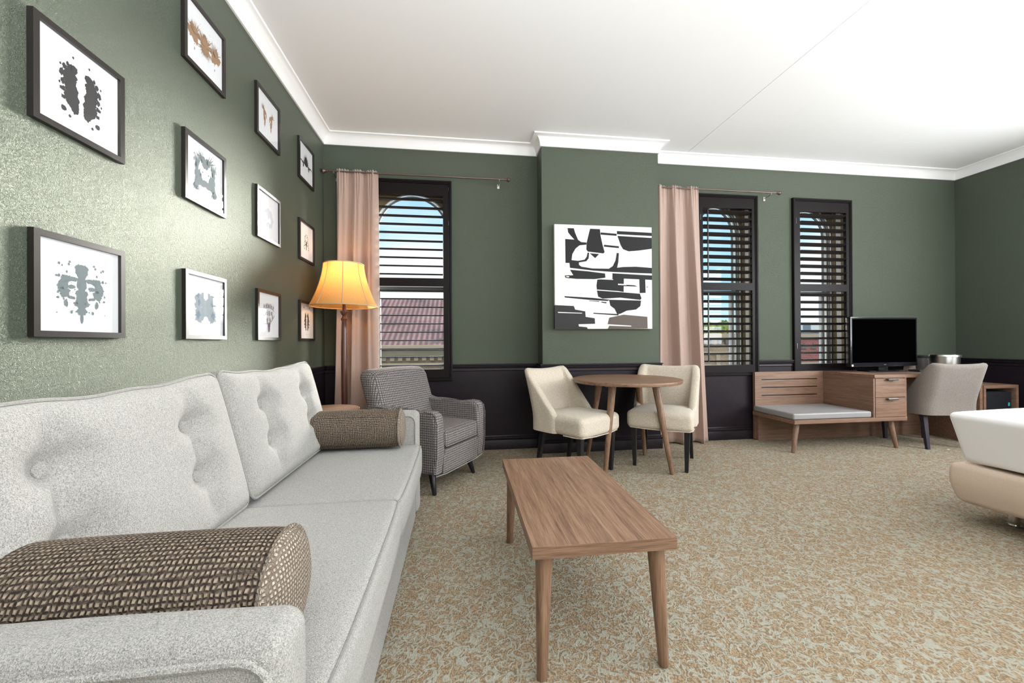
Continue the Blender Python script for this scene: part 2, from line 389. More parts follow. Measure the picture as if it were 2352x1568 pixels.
    def panel(s, ax, w0, w1, u0, u1, v0, v1, holes):
        """slab between w0 and w1 along ax with rectangular holes (u0,u1,v0,v1)"""
        us = sorted({u0, u1, *[x for h in holes for x in h[:2]]}); vs = sorted({v0, v1, *[x for h in holes for x in h[2:]]})
        def P(u, v, w): return {'x': (w, u, v), 'y': (u, w, v), 'z': (u, v, w)}[ax]
        inside = lambda u, v: any(h[0] < u < h[1] and h[2] < v < h[3] for h in holes)
        for i in range(len(us) - 1):
            for j in range(len(vs) - 1):
                if inside((us[i] + us[i + 1]) / 2, (vs[j] + vs[j + 1]) / 2): continue
                q = [(us[i], vs[j]), (us[i + 1], vs[j]), (us[i + 1], vs[j + 1]), (us[i], vs[j + 1])]
                s.face([P(u, v, w0) for u, v in q]); s.face([P(u, v, w1) for u, v in q][::-1])
        for (a, b, c, d) in list(holes) + [(u0, u1, v0, v1)]:
            for (p, q) in (((a, c), (b, c)), ((b, c), (b, d)), ((b, d), (a, d)), ((a, d), (a, c))):
                s.face([P(*p, w0), P(*q, w0), P(*q, w1), P(*p, w1)])
        bmesh.ops.remove_doubles(s.bm, verts=s.bm.verts, dist=1e-6)
        bmesh.ops.recalc_face_normals(s.bm, faces=s.bm.faces)
        return s
    def xf(s, m):
        bmesh.ops.transform(s.bm, matrix=m, verts=s.bm.verts); return s

def obj(name, mb, mat, parent=None, smooth=35, mods=None):
    me = bpy.data.meshes.new(name)
    bmesh.ops.recalc_face_normals(mb.bm, faces=mb.bm.faces)
    mb.bm.to_mesh(me); mb.bm.free()
    if smooth:
        me.shade_smooth()
        me.set_sharp_from_angle(angle=math.radians(smooth))
    me.materials.append(MT[mat] if isinstance(mat, str) else mat)
    o = bpy.data.objects.new(name, me); C.objects.link(o)
    if smooth and getattr(mb, 'bev', False):
        o.modifiers.new('normals', 'WEIGHTED_NORMAL').keep_sharp = True
    if parent: o.parent = parent
    return o
def tag(o, label=None, cat=None, group=None, kind=None):
    for k, v in (('label', label), ('category', cat), ('group', group), ('kind', kind)):
        if v: o[k] = v
    return o
def thing(name, label, cat, loc=(0, 0, 0), rotz=0.0, group=None):
    o = bpy.data.objects.new(name, None); C.objects.link(o); o.empty_display_size = .1
    o.location = loc; o.rotation_euler = (0, 0, rotz)
    return tag(o, label, cat, group)
def struct(name, mb, mat, smooth=35, parent=None):
    o = obj(name, mb, mat, parent, smooth)
    if not parent: o['kind'] = 'structure'
    return o
def copy_thing(root, loc, rotz, label):
    r = root.copy(); C.objects.link(r); r.location = loc; r.rotation_euler = (0, 0, rotz); r['label'] = label
    for ch in list(root.children):
        c = ch.copy(); C.objects.link(c); c.parent = r
        for g in ch.children:
            d = g.copy(); C.objects.link(d); d.parent = c
    return r
def taper_leg(foot, top, r0, r1, seg=16):
    m = MB(); f, t = Vector(foot), Vector(top)
    m.tube([f, f + Vector((0, 0, .004)), f.lerp(t, .5), t], [r0 * .85, r0, (r0 + r1) / 2, r1], seg); return m
def sq_leg(foot, top, w0, w1):
    m = MB(); f, t = foot, top
    ring = lambda p, w: [(p[0] - w / 2, p[1] - w / 2, p[2]), (p[0] + w / 2, p[1] - w / 2, p[2]), (p[0] + w / 2, p[1] + w / 2, p[2]), (p[0] - w / 2, p[1] + w / 2, p[2])]
    m.loft([ring(f, w0), ring(t, w1)]); return m

# ------------------------------------------------------------------ the room
XL, YB, XR, YF = -1.256, 3.94, 5.815, -2.6       # left wall, window wall, right wall, rear wall
BX0, BX1, BY = 0.796, 1.984, 3.727                # chimney breast
ZC, ZT = 2.944, 3.04                              # bottom of the cornice, ceiling
ZD = .846                                         # dado height
WINS = [(-.85, -.062, -.772, -.146), (2.525, 3.233, 2.592, 3.166), (3.662, 4.402, 3.752, 4.332)]   # outer x0,x1, opening x0,x1
WZ = (.69, 2.64, .805, 2.497, 1.612, 1.690)       # outer z0,z1, opening z0,z1, mid rail z0,z1

struct('floor', MB().box((XL - .3, YF - .3, -.06), (XR + .3, YB + .02, 0)), 'carpet')
cm = MB(); cm.box((XL - .3, YF - .3, ZT), (2.383, YB + .3, ZT + .05), .0015).box((2.387, YF - .3, ZT), (XR + .3, YB + .3, ZT + .05), .0015).box((XL - .3, YF - .3, ZT + .05), (XR + .3, YB + .3, ZT + .1))
struct('ceiling', cm, 'ceiling', None)
holes = [(w[0] + .015, w[1] - .015, WZ[0] + .02, WZ[1] - .015) for w in WINS]
struct('wall_back', MB().panel('y', YB, YB + .32, XL - .3, XR + .3, 0, ZT, holes), 'wall', None)
struct('wall_left', MB().box((XL - .3, YF, 0), (XL, YB, ZT)), 'wall', None)
RW = [(-1.3, .2, .95, 2.7), (.75, 2.25, .95, 2.7)]
struct('wall_right', MB().panel('x', XR, XR + .3, YF, YB, 0, ZT, RW), 'wall', None)
struct('wall_front', MB().box((XL - .3, YF - .3, 0), (XR + .3, YF, ZT)), 'wall', None)
struct('wall_chimney', MB().box((BX0, BY, 0), (BX1, YB, ZT)), 'wall', None)

def sweep(path, prof):
    """profile (out from the wall, z) swept along a wall line whose room side is on the right, mitred"""
    m = MB(); P = [Vector((*p, 0)) for p in path]; rings = []
    for i, p in enumerate(P):
        dirs = []
        if i > 0: dirs.append((p - P[i - 1]).normalized())
        if i < len(P) - 1: dirs.append((P[i + 1] - p).normalized())
        nr = [Vector((d.y, -d.x, 0)) for d in dirs]
        if len(nr) == 2:
            k = nr[0] + nr[1]; off = k / (1 + nr[0].dot(nr[1]))
        else: off = nr[0]
        rings.append([(p.x + off.x * o, p.y + off.y * o, z) for o, z in prof])
    m.loft(rings, True, True); return m
PER = [(XL, YF), (XL, YB), (BX0, YB), (BX0, BY), (BX1, BY), (BX1, YB), (XR, YB), (XR, YF)]
cove = [(0, ZC - .004), (.012, ZC - .004), (.014, ZC + .004)]
for k in range(1, 9):
    t = k / 8 * PI / 2
    cove.append((.016 + .058 * (1 - math.cos(t)), ZC + .010 + .074 * math.sin(t)))
cove += [(.080, ZT - .010), (.084, ZT), (0, ZT)]
struct('trim_1', sweep(PER, cove), 'white', 30)
basep = [(0, 0), (.020, 0), (.020, .085), (.017, .092), (.020, .098), (.020, .112), (.012, .120), (.014, .128), (.010, .138), (0, .142)]
def bsub(a, b): return [p for p in PER[a:b]]
struct('baseboard_left', sweep([(XL, YF), (XL, YB - .0001)], basep), 'dark', 30)
struct('baseboard_back', sweep([(XL, YB), (BX0, YB), (BX0, BY), (BX1, BY), (BX1, YB), (XR, YB)], basep), 'dark', 30)
struct('baseboard_right', sweep([(XR, YB), (XR, YF)], basep), 'dark', 30)
dado = [(0, ZD - .068), (.010, ZD - .066), (.013, ZD - .058), (.010, ZD - .050), (.012, ZD - .034), (.020, ZD - .028), (.022, ZD - .018), (.017, ZD - .010), (.026, ZD - .006), (.026, ZD + .004), (0, ZD + .006)]
segs = [[(XL, YF), (XL, YB), (WINS[0][0], YB)], [(WINS[0][1], YB), (BX0, YB), (BX0, BY), (BX1, BY), (BX1, YB), (WINS[1][0], YB)],
        [(WINS[1][1], YB), (WINS[2][0], YB)], [(WINS[2][1], YB), (XR, YB), (XR, YF)]]
for i, sg in enumerate(segs): struct('trim_%d' % (i + 2), sweep(sg, dado), 'dark', 30)
pan = [(0, 0), (.006, 0), (.006, ZD - .04), (0, ZD - .04)]
for i, sg in enumerate(segs): struct('trim_%d' % (i + 6), sweep(sg, pan), 'dark', 30)
for i, w in enumerate(WINS): struct('trim_%d' % (i + 10), MB().box((w[0], YB - .006, 0), (w[1], YB, WZ[2] - .04)), 'dark', 30)

# windows of the back wall
def window(i, w):
    x0, x1 = w[0] + .015, w[1] - .015; z0, z1 = WZ[0] + .02, WZ[1] - .015
    cx = (x0 + x1) / 2; yg = YB + .22
    fr = MB()
    ins, zs, rise = ((.030, 2.174, .37), (.118, 2.257, .285), (.118, 2.257, .285))[i]; hw = (x1 - x0) / 2 - ins
    arc = [(cx + hw * math.cos(t), zs + rise * math.sin(t)) for t in [PI * k / 24 for k in range(25)]]
    def ring(dx, yo, r):
        pts = [(cx - hw - dx, yo, z0)] + [(cx + (hw + dx) * math.cos(t), yo, zs + (rise + dx) * math.sin(t)) for t in [PI - PI * k / 24 for k in range(25)]] + [(cx + hw + dx, yo, z0)]
        return pts
    fr.tube(ring(.010, yg, 0), .014, 6)
    win = struct('window_%d' % (i + 1), fr, 'sashdk', 40)
    for dx, yy, r in ((.030, yg - .02, .007), (.075, yg - .035, .008)):
        if dx < ins + .02: obj('glazing_bead', MB().tube(ring(dx, yy, 0), r, 6), 'sash', win)
    if ins > .1: obj('outer_moulding', MB().tube(ring(.055, yg - .025, 0), .013, 6), 'sashdk', win)
    # spandrel over the arch
    m = MB()
    up = [(cx + (hw + .03) * math.cos(t), zs + (rise + .03) * math.sin(t)) for t in [PI * k / 24 for k in range(25)]]
    for (a, b) in zip(up, up[1:]):
        m.face([(a[0], yg - .02, a[1]), (a[0], yg - .02, z1), (b[0], yg - .02, z1), (b[0], yg - .02, b[1])])
    for sx, e in ((1, x1), (-1, x0)):
        m.face([(cx + sx * (hw + .03), yg - .02, z0), (e, yg - .02, z0), (e, yg - .02, z1), (cx + sx * (hw + .03), yg - .02, z1)])
    obj('spandrel', m, 'olive', win, None)
    m = MB(); m.box((x0, yg - .03, 1.585), (x1, yg + .02, 1.635), .004); m.box((x0, yg - .04, z0), (x1, yg + .03, z0 + .05), .004)
    obj('meeting_rail', m, 'sashdk', win)
    m = MB(); m.box((x0 + ins - .01, yg + .0, z0 + .05), (x0 + ins + .02, yg + .03, 1.6)); m.box((x1 - ins - .02, yg, z0 + .05), (x1 - ins + .01, yg + .03, 1.6))
    obj('sash_stile', m, 'sashdk' if i == 0 else 'sash', win)
    m = MB(); m.box((x1 - .012, YB + .05, z0), (x1 - .0005, YB + .085, z1)); m.box((x1 - .012, YB + .155, z0), (x1 - .0005, YB + .175, z1))
    m.box((x0 + .0005, YB + .05, z0), (x0 + .012, YB + .085, z1))
    obj('reveal_batten', m, 'olive', win)
    m = MB()
    for (a, b) in (((x1, x1 - .0004), 0), ((x0, x0 + .0004), 0)):
        m.box((min(a), YB + .001, z0), (max(a), YB + .31, z1))
    m.box((x0, YB + .001, z1 - .0004), (x1, YB + .31, z1)); m.box((x0, YB + .001, z0), (x1, YB + .31, z0 + .0004))
    obj('reveal_lining', m, 'reveal', win, None)
    m = MB(); m.face([(x0, yg + .012, z0), (x1, yg + .012, z0), (x1, yg + .012, z1), (x0, yg + .012, z1)])
    obj('glass_pane', m, 'window', win, None)
for i, w in enumerate(WINS): window(i, w)
# windows beyond the frame on the right-hand wall
for i, h in enumerate(RW):
    m = MB(); a, b, c, d = h
    m.panel('x', XR + .1, XR + .14, a, b, c, d, [(a + .05, (a + b) / 2 - .02, c + .05, d - .05), ((a + b) / 2 + .02, b - .05, c + .05, d - .05)])
    struct('window_%d' % (i + 4), m, 'sash')
m = MB().panel('y', YF, YF + .03, .0, 4.4, .7, 2.8, [(.08, 1.45, .78, 2.72), (1.5, 2.9, .78, 2.72), (2.95, 4.32, .78, 2.72)])
struct('window_6', m, 'sash')  # added window frame on the solid rear wall, behind the fill light

# plantation shutters
def shutter(i, w, tilt, rods, label):
    t = thing('plantation_shutter', label, 'shutter', ((w[0] + w[1]) / 2, YB, WZ[0]), 0, 'dark plantation shutters')
    X = lambda x: x - (w[0] + w[1]) / 2
    Z = lambda z: z - WZ[0]
    ox0, ox1, ix0, ix1 = X(w[0]), X(w[1]), X(w[2]), X(w[3])
    z0, z1, a0, a1, m0, m1 = [Z(v) for v in WZ]
    fr = MB(); cs = .030
    prof = [(0, 0), (0, -.030), (.006, -.034), (.018, -.034), (.022, -.026), (cs, -.026), (cs, .05), (cs - .004, .05), (cs - .004, 0)]
    rings = []
    for (cx, cz, sx, sz) in ((ox0, z0, 1, 1), (ox1, z0, -1, 1), (ox1, z1, -1, -1), (ox0, z1, 1, -1)):
        rings.append([(cx + sx * u, v, cz + sz * u) for u, v in prof])
    fr.loft(rings + [rings[0]], True, False)
    obj('casing', fr, 'shutter', t, 30)
    st = MB(); gap = .003
    p0, p1, q0, q1 = ox0 + cs + gap, ox1 - cs - gap, z0 + cs + gap, z1 - cs - gap
    st.panel('y', -.020, .012, p0, p1, q0, q1, [(ix0, ix1, a0, m0), (ix0, ix1, m1, a1)])
    obj('shutter_panel', st, 'shutter', t, 30)
    for lo, hi in ((a0, m0), (m1, a1)):
        n = 10; pit = (hi - lo) / n; lv = MB()
        for k in range(n):
            zc = lo + pit * (k + .5); d = .043; th = .0060
            poly = []
            for q in range(12):
                a = 2 * PI * q / 12
                u = d * math.cos(a); v = th * math.sin(a) * (.6 + .4 * abs(math.sin(a)))
                poly.append((u * math.cos(tilt) - v * math.sin(tilt), zc + u * math.sin(tilt) + v * math.cos(tilt)))
            lv.prism([(p[0] + .006, p[1]) for p in poly], 'x', ix0 + .002, ix1 - .002)
        obj('louver_bank', lv, 'louvre', t, 40)
        if rods:
            rx = ix0 + .045
            r = MB().box((rx - .006, -.048 + .006, lo + pit * .5), (rx + .006, -.034 + .006, hi - pit * .45), .002)
            obj('tilt_rod', r, 'black', t)
    for zz in (q0 + .25, q1 - .25): obj('hinge', MB().box((ox0 + cs - .004, -.032, zz), (ox0 + cs + .010, -.018, zz + .06), .002), 'black', t)
    return t
shutter(0, WINS[0], math.radians(2), False, 'dark shutter with level louvers over the window behind the grey check armchair')
shutter(1, WINS[1], math.radians(-15), True, 'dark tilted-louver shutter with two tilt rods beside the curtain near the dining chairs')
shutter(2, WINS[2], math.radians(-15), False, 'dark tilted-louver shutter without tilt rod, partly behind the television')

# curtain rods and curtains
def rod(x0, x1, z, y, label, br, holesdot=None):
    t = thing('curtain_rod', label, 'curtain rod', (0, 0, 0), 0, 'slim metal curtain rods')
    obj('pole', MB().tube([(x0, y, z), (x1, y, z)], .0075, 12), 'bronze', t)
    for sx, e in ((-1, x0), (1, x1)):
        pr = [(0.001, 0), (.010, .0), (.012, .004), (.009, .012), (.014, .020), (.021, .030), (.022, .038), (.016, .048), (.006, .053), (.001, .054)]
        m = MB().lathe(pr, 20); m.xf(Matrix.Translation((e, y, z)) @ Matrix.Rotation(sx * PI / 2, 4, 'Y')); obj('finial', m, 'bronze', t)
    for bx in br:
        m = MB().tube([(bx, YB - .001, z - .03), (bx, YB - .05, z - .03), (bx, y, z - .018), (bx, y - .008, z - .006)], .005, 8); m.box((bx - .012, YB - .006, z - .055), (bx + .012, YB, z - .012), .002)
        obj('bracket', m, 'steel', t)
    return t
CY = YB - .10
rod(-1.19, .455, 2.652, CY, 'slim bronze curtain rod above the left window, in front of the green wall', (-1.135, .40))
rod(2.05, 3.395, 2.652, CY, 'slim bronze curtain rod right of the chimney breast, above the middle window', (3.33,))
def curtain(xt0, xt1, xb0, xb1, ztop, label, folds, seed, amp):
    m = MB(); rnd = random.Random(seed); ph = [rnd.uniform(0, 6) for _ in range(4)]
    nu, nv = 150, 60; z0 = .012
    def fn(s, t):
        # s across, t from top (0) to hem (1)
        x = (xt0 + (xt1 - xt0) * s) * (1 - t ** 1.3) + (xb0 + (xb1 - xb0) * s) * t ** 1.3
        g = max(0, 1 - t * 9)
        a = amp * (.45 + .55 * min(1, t * 2.2))
        sw = s + .03 * math.sin(5 * s + 2 * t + ph[1])
        y = a * math.cos(2 * PI * folds * sw + ph[0] + .5 * t) + a * .4 * math.cos(2 * PI * folds * 2.1 * sw + ph[2] - t)
        y += g * .006 * math.sin(2 * PI * 16 * s + ph[3])
        x += .35 * a * math.sin(2 * PI * folds * sw * 1.0 + ph[0] + 1.2) * min(1, t * 3 + .2)
        z = ztop - (ztop - z0) * t + g * .004 * math.sin(2 * PI * 16 * s)
        return (x, CY + .012 + y * 1.0, z)
    m.grid(fn, nu, nv)
    o = obj('curtain', m, 'curtain', None, 60)
    md = o.modifiers.new('thick', 'SOLIDIFY'); md.thickness = .003; md.offset = 0
    return tag(o, label, 'curtain', 'blush curtains')
curtain(-1.112, -.745, -1.165, -.742, 2.675, 'blush pink curtain behind the lit floor lamp in the left corner', 2.6, 3, .036)
curtain(2.02, 2.49, 2.00, 2.60, 2.675, 'blush pink curtain hanging beside the chimney breast behind the round table chairs', 2.6, 8, .046)

# ------------------------------------------------------------------ pictures
def smooth_blob(cx, cy, rx, ry, jag, rnd, n=72, rot=0.0):
    ph = [(k, rnd.uniform(0, 2 * PI), rnd.uniform(.3, 1) * jag * 1.25 / k ** .45) for k in (2, 3, 4, 5, 7, 9, 13, 17, 23)]
    out = []
    for i in range(n):
        a = 2 * PI * i / n; r = 1 + sum(A * math.sin(k * a + p) for k, p, A in ph) * .6; r = max(.25, r)
        x, y = rx * r * math.cos(a), ry * r * math.sin(a)
        out.append((cx + x * math.cos(rot) - y * math.sin(rot), cy + x * math.sin(rot) + y * math.cos(rot)))
    return out
FS = .3236
def picture(y0, z0, label, inkcol, blobs, seed, second=None, drips=0, spikes=None, strokes=None):
    t = thing('picture_frame', label, 'picture', (XL, y0, z0), 0, 'framed ink blot prints on the green wall')
    fw, fd = .019, .018
    prof = [(0, 0.0005), (0, fd), (fw, fd), (fw, .006), (fw - .004, .006), (fw - .004, 0.0005)]     # inset, out
    rings = []
    for (cy, cz, sy, sz) in ((0, 0, 1, 1), (FS, 0, -1, 1), (FS, FS, -1, -1), (0, FS, 1, -1)):
        rings.append([(o, cy + sy * u, cz + sz * u) for u, o in prof])
    obj('frame', MB().loft(rings + [rings[0]], True, False), 'frame', t, 30)
    obj('paper', MB().box((.002, fw - .003, fw - .003), (.0075, FS - fw + .003, FS - fw + .003)), 'paper', t, None)
    rnd = random.Random(seed); H = (FS - 2 * fw) / 2; c = FS / 2
    lay = [0]
    def put(m, poly):
        for sgn in (1, -1):
            lay[0] += 1; x = .0078 + .00004 * lay[0]
            pts = [(x, c + sgn * H * u, c + H * v) for u, v in poly]
            try: m.face(pts if sgn > 0 else pts[::-1])
            except ValueError: pass
    m = MB()
    for b in blobs:
        put(m, smooth_blob(b[0], b[1], b[2], b[3], b[4] if len(b) > 4 else .25, rnd, rot=b[5] if len(b) > 5 else 0))
    for _ in range(drips):
        a = rnd.uniform(.1, .62); b = rnd.uniform(-.62, .62); r = rnd.uniform(.006, .03)
        put(m, smooth_blob(a, b, r, r * rnd.uniform(.8, 1.5), .1, rnd, 14))
    for (cx, cy, n, r0, r1, a0, a1) in (spikes or []):
        for k in range(n):
            a = a0 + (a1 - a0) * (k + rnd.uniform(-.3, .3)) / max(1, n - 1); L = rnd.uniform(r0, r1) * 1.25; wv = rnd.uniform(.018, .042)
            put(m, [(cx - wv * math.sin(a), cy + wv * math.cos(a)), (cx + wv * math.sin(a), cy - wv * math.cos(a)), (cx + L * math.cos(a), cy + L * math.sin(a))])
    for st in (strokes or []):
        pts, wd = st
        L, R = [], []
        for i, p in enumerate(pts):
            q0, q1 = pts[max(0, i - 1)], pts[min(len(pts) - 1, i + 1)]; dx, dy = q1[0] - q0[0], q1[1] - q0[1]; l = math.hypot(dx, dy) or 1
            w2 = wd * (.5 + .5 * math.sin(PI * (i + .5) / len(pts)))
            L.append((p[0] - dy / l * w2, p[1] + dx / l * w2)); R.append((p[0] + dy / l * w2, p[1] - dx / l * w2))
        put(m, L + R[::-1])
    im = plain('ink ' + str(seed), inkcol, .7, spec=.2)
    obj('ink_blot', m, im, t, None)
    if second:
        wm = plain('ink wash ' + str(seed), second[0], .7, spec=.2)
        for b in second[1]:
            m = MB(); put(m, smooth_blob(b[0], b[1], b[2], b[3], b[4], rnd)); obj('ink_wash', m, wm, t, None)
    m = MB(); m.face([(.0145, fw - .002, fw - .002), (.0145, FS - fw + .002, fw - .002), (.0145, FS - fw + .002, FS - fw + .002), (.0145, fw - .002, FS - fw + .002)])
    obj('glass_pane', m, 'glass', t, None)
    return t
PY = [1.3424, 1.9981, 2.6577, 3.3207]; PZ = [1.0859, 1.737, 2.3847]
BLK, TEAL, BRN, GB, PALE = (.030, .029, .031), (.145, .175, .185), (.33, .20, .115), (.27, .315, .34), (.60, .61, .65)
cols = [(.22, .42, .12, .12, .2), (.27, .22, .18, .18, .16), (.24, -.02, .16, .2, .12), (.22, -.25, .18, .2, .14), (.16, -.42, .10, .14, .18), (.40, .40, .05, .07), (.47, .24, .05, .08, .3, .5), (.44, .05, .05, .07, .3), (.44, -.12, .07, .05, .3), (.42, -.30, .05, .05), (.33, .50, .035, .05, .1), (.17, .47, .07, .08, .2)]
drops = [(.42, -.55, .06, .06, .1), (.28, -.66, .03, .035, .1), (.52, -.02, .02, .03, .1), (.2, .72, .022, .03, .1), (.5, .4, .02, .03, .1)]
picture(PY[0], PZ[1], 'frame with two thick upright black blots and droplets, upper of the nearest column', BLK, cols + drops, 11)
picture(PY[0], PZ[0], 'frame with grey teal winged blot with a round head, lower of the nearest column', TEAL,
        [(.0, .40, .15, .16, .12), (.08, .46, .08, .1, .25), (0, .10, .12, .19, .1), (.03, -.12, .12, .10, .2), (.03, -.30, .11, .17, .15), (.10, -.36, .10, .06, .2), (.02, -.52, .10, .1, .2), (0, -.68, .035, .13, .1),
         (.24, .20, .16, .05, .2), (.38, .18, .12, .10, .25, -.4), (.46, .02, .11, .15, .25), (.40, -.14, .12, .09, .3), (.26, .02, .10, .045, .2), (.26, -.22, .09, .03, .3), (.38, -.36, .045, .08, .2)], 12, drips=26)
picture(PY[1], PZ[2], 'frame with wide brown splash of blots across, topmost of the second column', BRN,
        [(0, .02, .17, .22, .4), (.06, -.1, .13, .16, .4), (.52, .0, .20, .22, .3), (.72, .02, .16, .2, .3), (.66, .22, .10, .13, .35), (.35, .05, .12, .05, .4), (.0, .28, .10, .12, .4)], 13, drips=8,
        spikes=[(0, 0, 16, .3, .55, .2, PI - .1), (0, -.05, 12, .25, .45, -PI + .3, -.3), (.55, .05, 8, .25, .4, .6, 2.2)])
picture(PY[1], PZ[1], 'frame with blue grey ragged blot of upright feathered fingers, middle of the second column', TEAL,
        [(.42, -.05, .14, .36, .35), (.30, -.25, .2, .18, .35), (.10, -.30, .16, .12, .35), (.50, -.45, .10, .2, .4), (.0, .42, .22, .15, .4), (.12, .55, .10, .1, .35)], 14, drips=22,
        spikes=[(.45, .15, 7, .35, .55, 1.2, 2.0), (.12, .45, 4, .3, .5, .4, 1.3), (.5, -.4, 6, .2, .35, -2.2, -.8)])
picture(PY[1], PZ[0], 'frame with pale blue grey blot of four rounded lobes, lowest of the second column', GB,
        [(.32, .18, .26, .24, .22), (.30, -.28, .27, .24, .25), (.08, -.04, .14, .28, .25), (.48, .0, .12, .10, .4), (.18, .36, .07, .12, .3), (.42, -.44, .13, .10, .3)], 15,
        second=((.16, .21, .27), [(.42, .34, .08, .07, .4), (.36, .12, .07, .10, .4), (.40, -.30, .10, .12, .4)]))
picture(PY[2], PZ[2], 'frame with two small brown drooping blots like ears, topmost of the third column', BRN,
        [(.30, .20, .10, .12, .35), (.36, .02, .07, .2, .3), (.28, -.12, .07, .14, .35), (.30, -.32, .045, .14, .3), (.17, .10, .04, .14, .3)], 16, drips=4, spikes=[(.36, .25, 5, .18, .3, .2, 1.6)])
picture(PY[2], PZ[1], 'frame with faint pale grey smear, middle of the third column', PALE,
        [(.12, .1, .28, .32, .25), (.22, -.22, .2, .24, .3), (.4, .0, .16, .12, .3)], 17, second=((.76, .76, .79), [(.14, -.12, .12, .16, .2), (.5, .15, .10, .14, .3)]))
picture(PY[2], PZ[0], 'frame with fringed grey sketch above a violet blot, lowest of the third column', (.30, .27, .27),
        [(.08, .10, .05, .16, .3), (.12, -.25, .09, .16, .3), (.28, .12, .08, .10, .35), (.35, -.05, .05, .12, .3)], 18, second=((.16, .09, .15), [(0, -.48, .11, .12, .3), (0, -.62, .08, .13, .3)]),
        spikes=[(.0, .36, 7, .10, .2, .5, 1.5), (.22, .38, 6, .10, .2, .6, 2.0), (.42, .34, 4, .1, .16, .5, 2)], strokes=[([(0, .38), (.2, .36), (.42, .30), (.5, .22)], .02), ([(.2, -.3), (.4, -.1), (.55, .05)], .025)])
picture(PY[3], PZ[2], 'frame with black star shaped splash with curled arms, topmost of the farthest column', BLK,
        [(0, .12, .24, .20, .4), (.08, .0, .16, .12, .4), (.42, -.05, .14, .06, .4), (.62, -.02, .12, .04, .3), (.40, -.20, .07, .09, .3)], 19, spikes=[(0, .12, 14, .25, .42, -.2, PI + .2)], strokes=[([(.25, -.02), (.5, -.1), (.7, .0), (.9, -.06)], .03)])
picture(PY[3], PZ[1], 'frame with small brown figure of looping lines, middle of the farthest column', (.06, .038, .025),
        [(0, -.12, .08, .14, .3), (.0, -.32, .04, .14, .2)], 20, strokes=[([(.05, .0), (.25, .05), (.32, -.1), (.2, -.18), (.06, -.1)], .025), ([(.04, .25), (.16, .36), (.26, .26), (.2, .12), (.06, .08)], .022), ([(.2, -.2), (.36, -.26), (.32, -.4), (.22, -.42)], .025), ([(.12, .36), (.1, .45), (.02, .42)], .02)])
picture(PY[3], PZ[0], 'frame with two slim brown upright blots like bars, lowest of the farthest column', (.055, .036, .026),
        [(.17, .3, .08, .18, .3), (.2, .05, .10, .24, .3), (.18, -.22, .09, .2, .3), (.14, -.45, .05, .12, .3), (.34, .0, .04, .08, .3), (.34, -.2, .05, .06, .3), (.3, -.36, .04, .04, .3), (.42, .78, .04, .05, .2), (.36, .74, .02, .03, .1), (.14, -.76, .02, .02, .1)], 21)

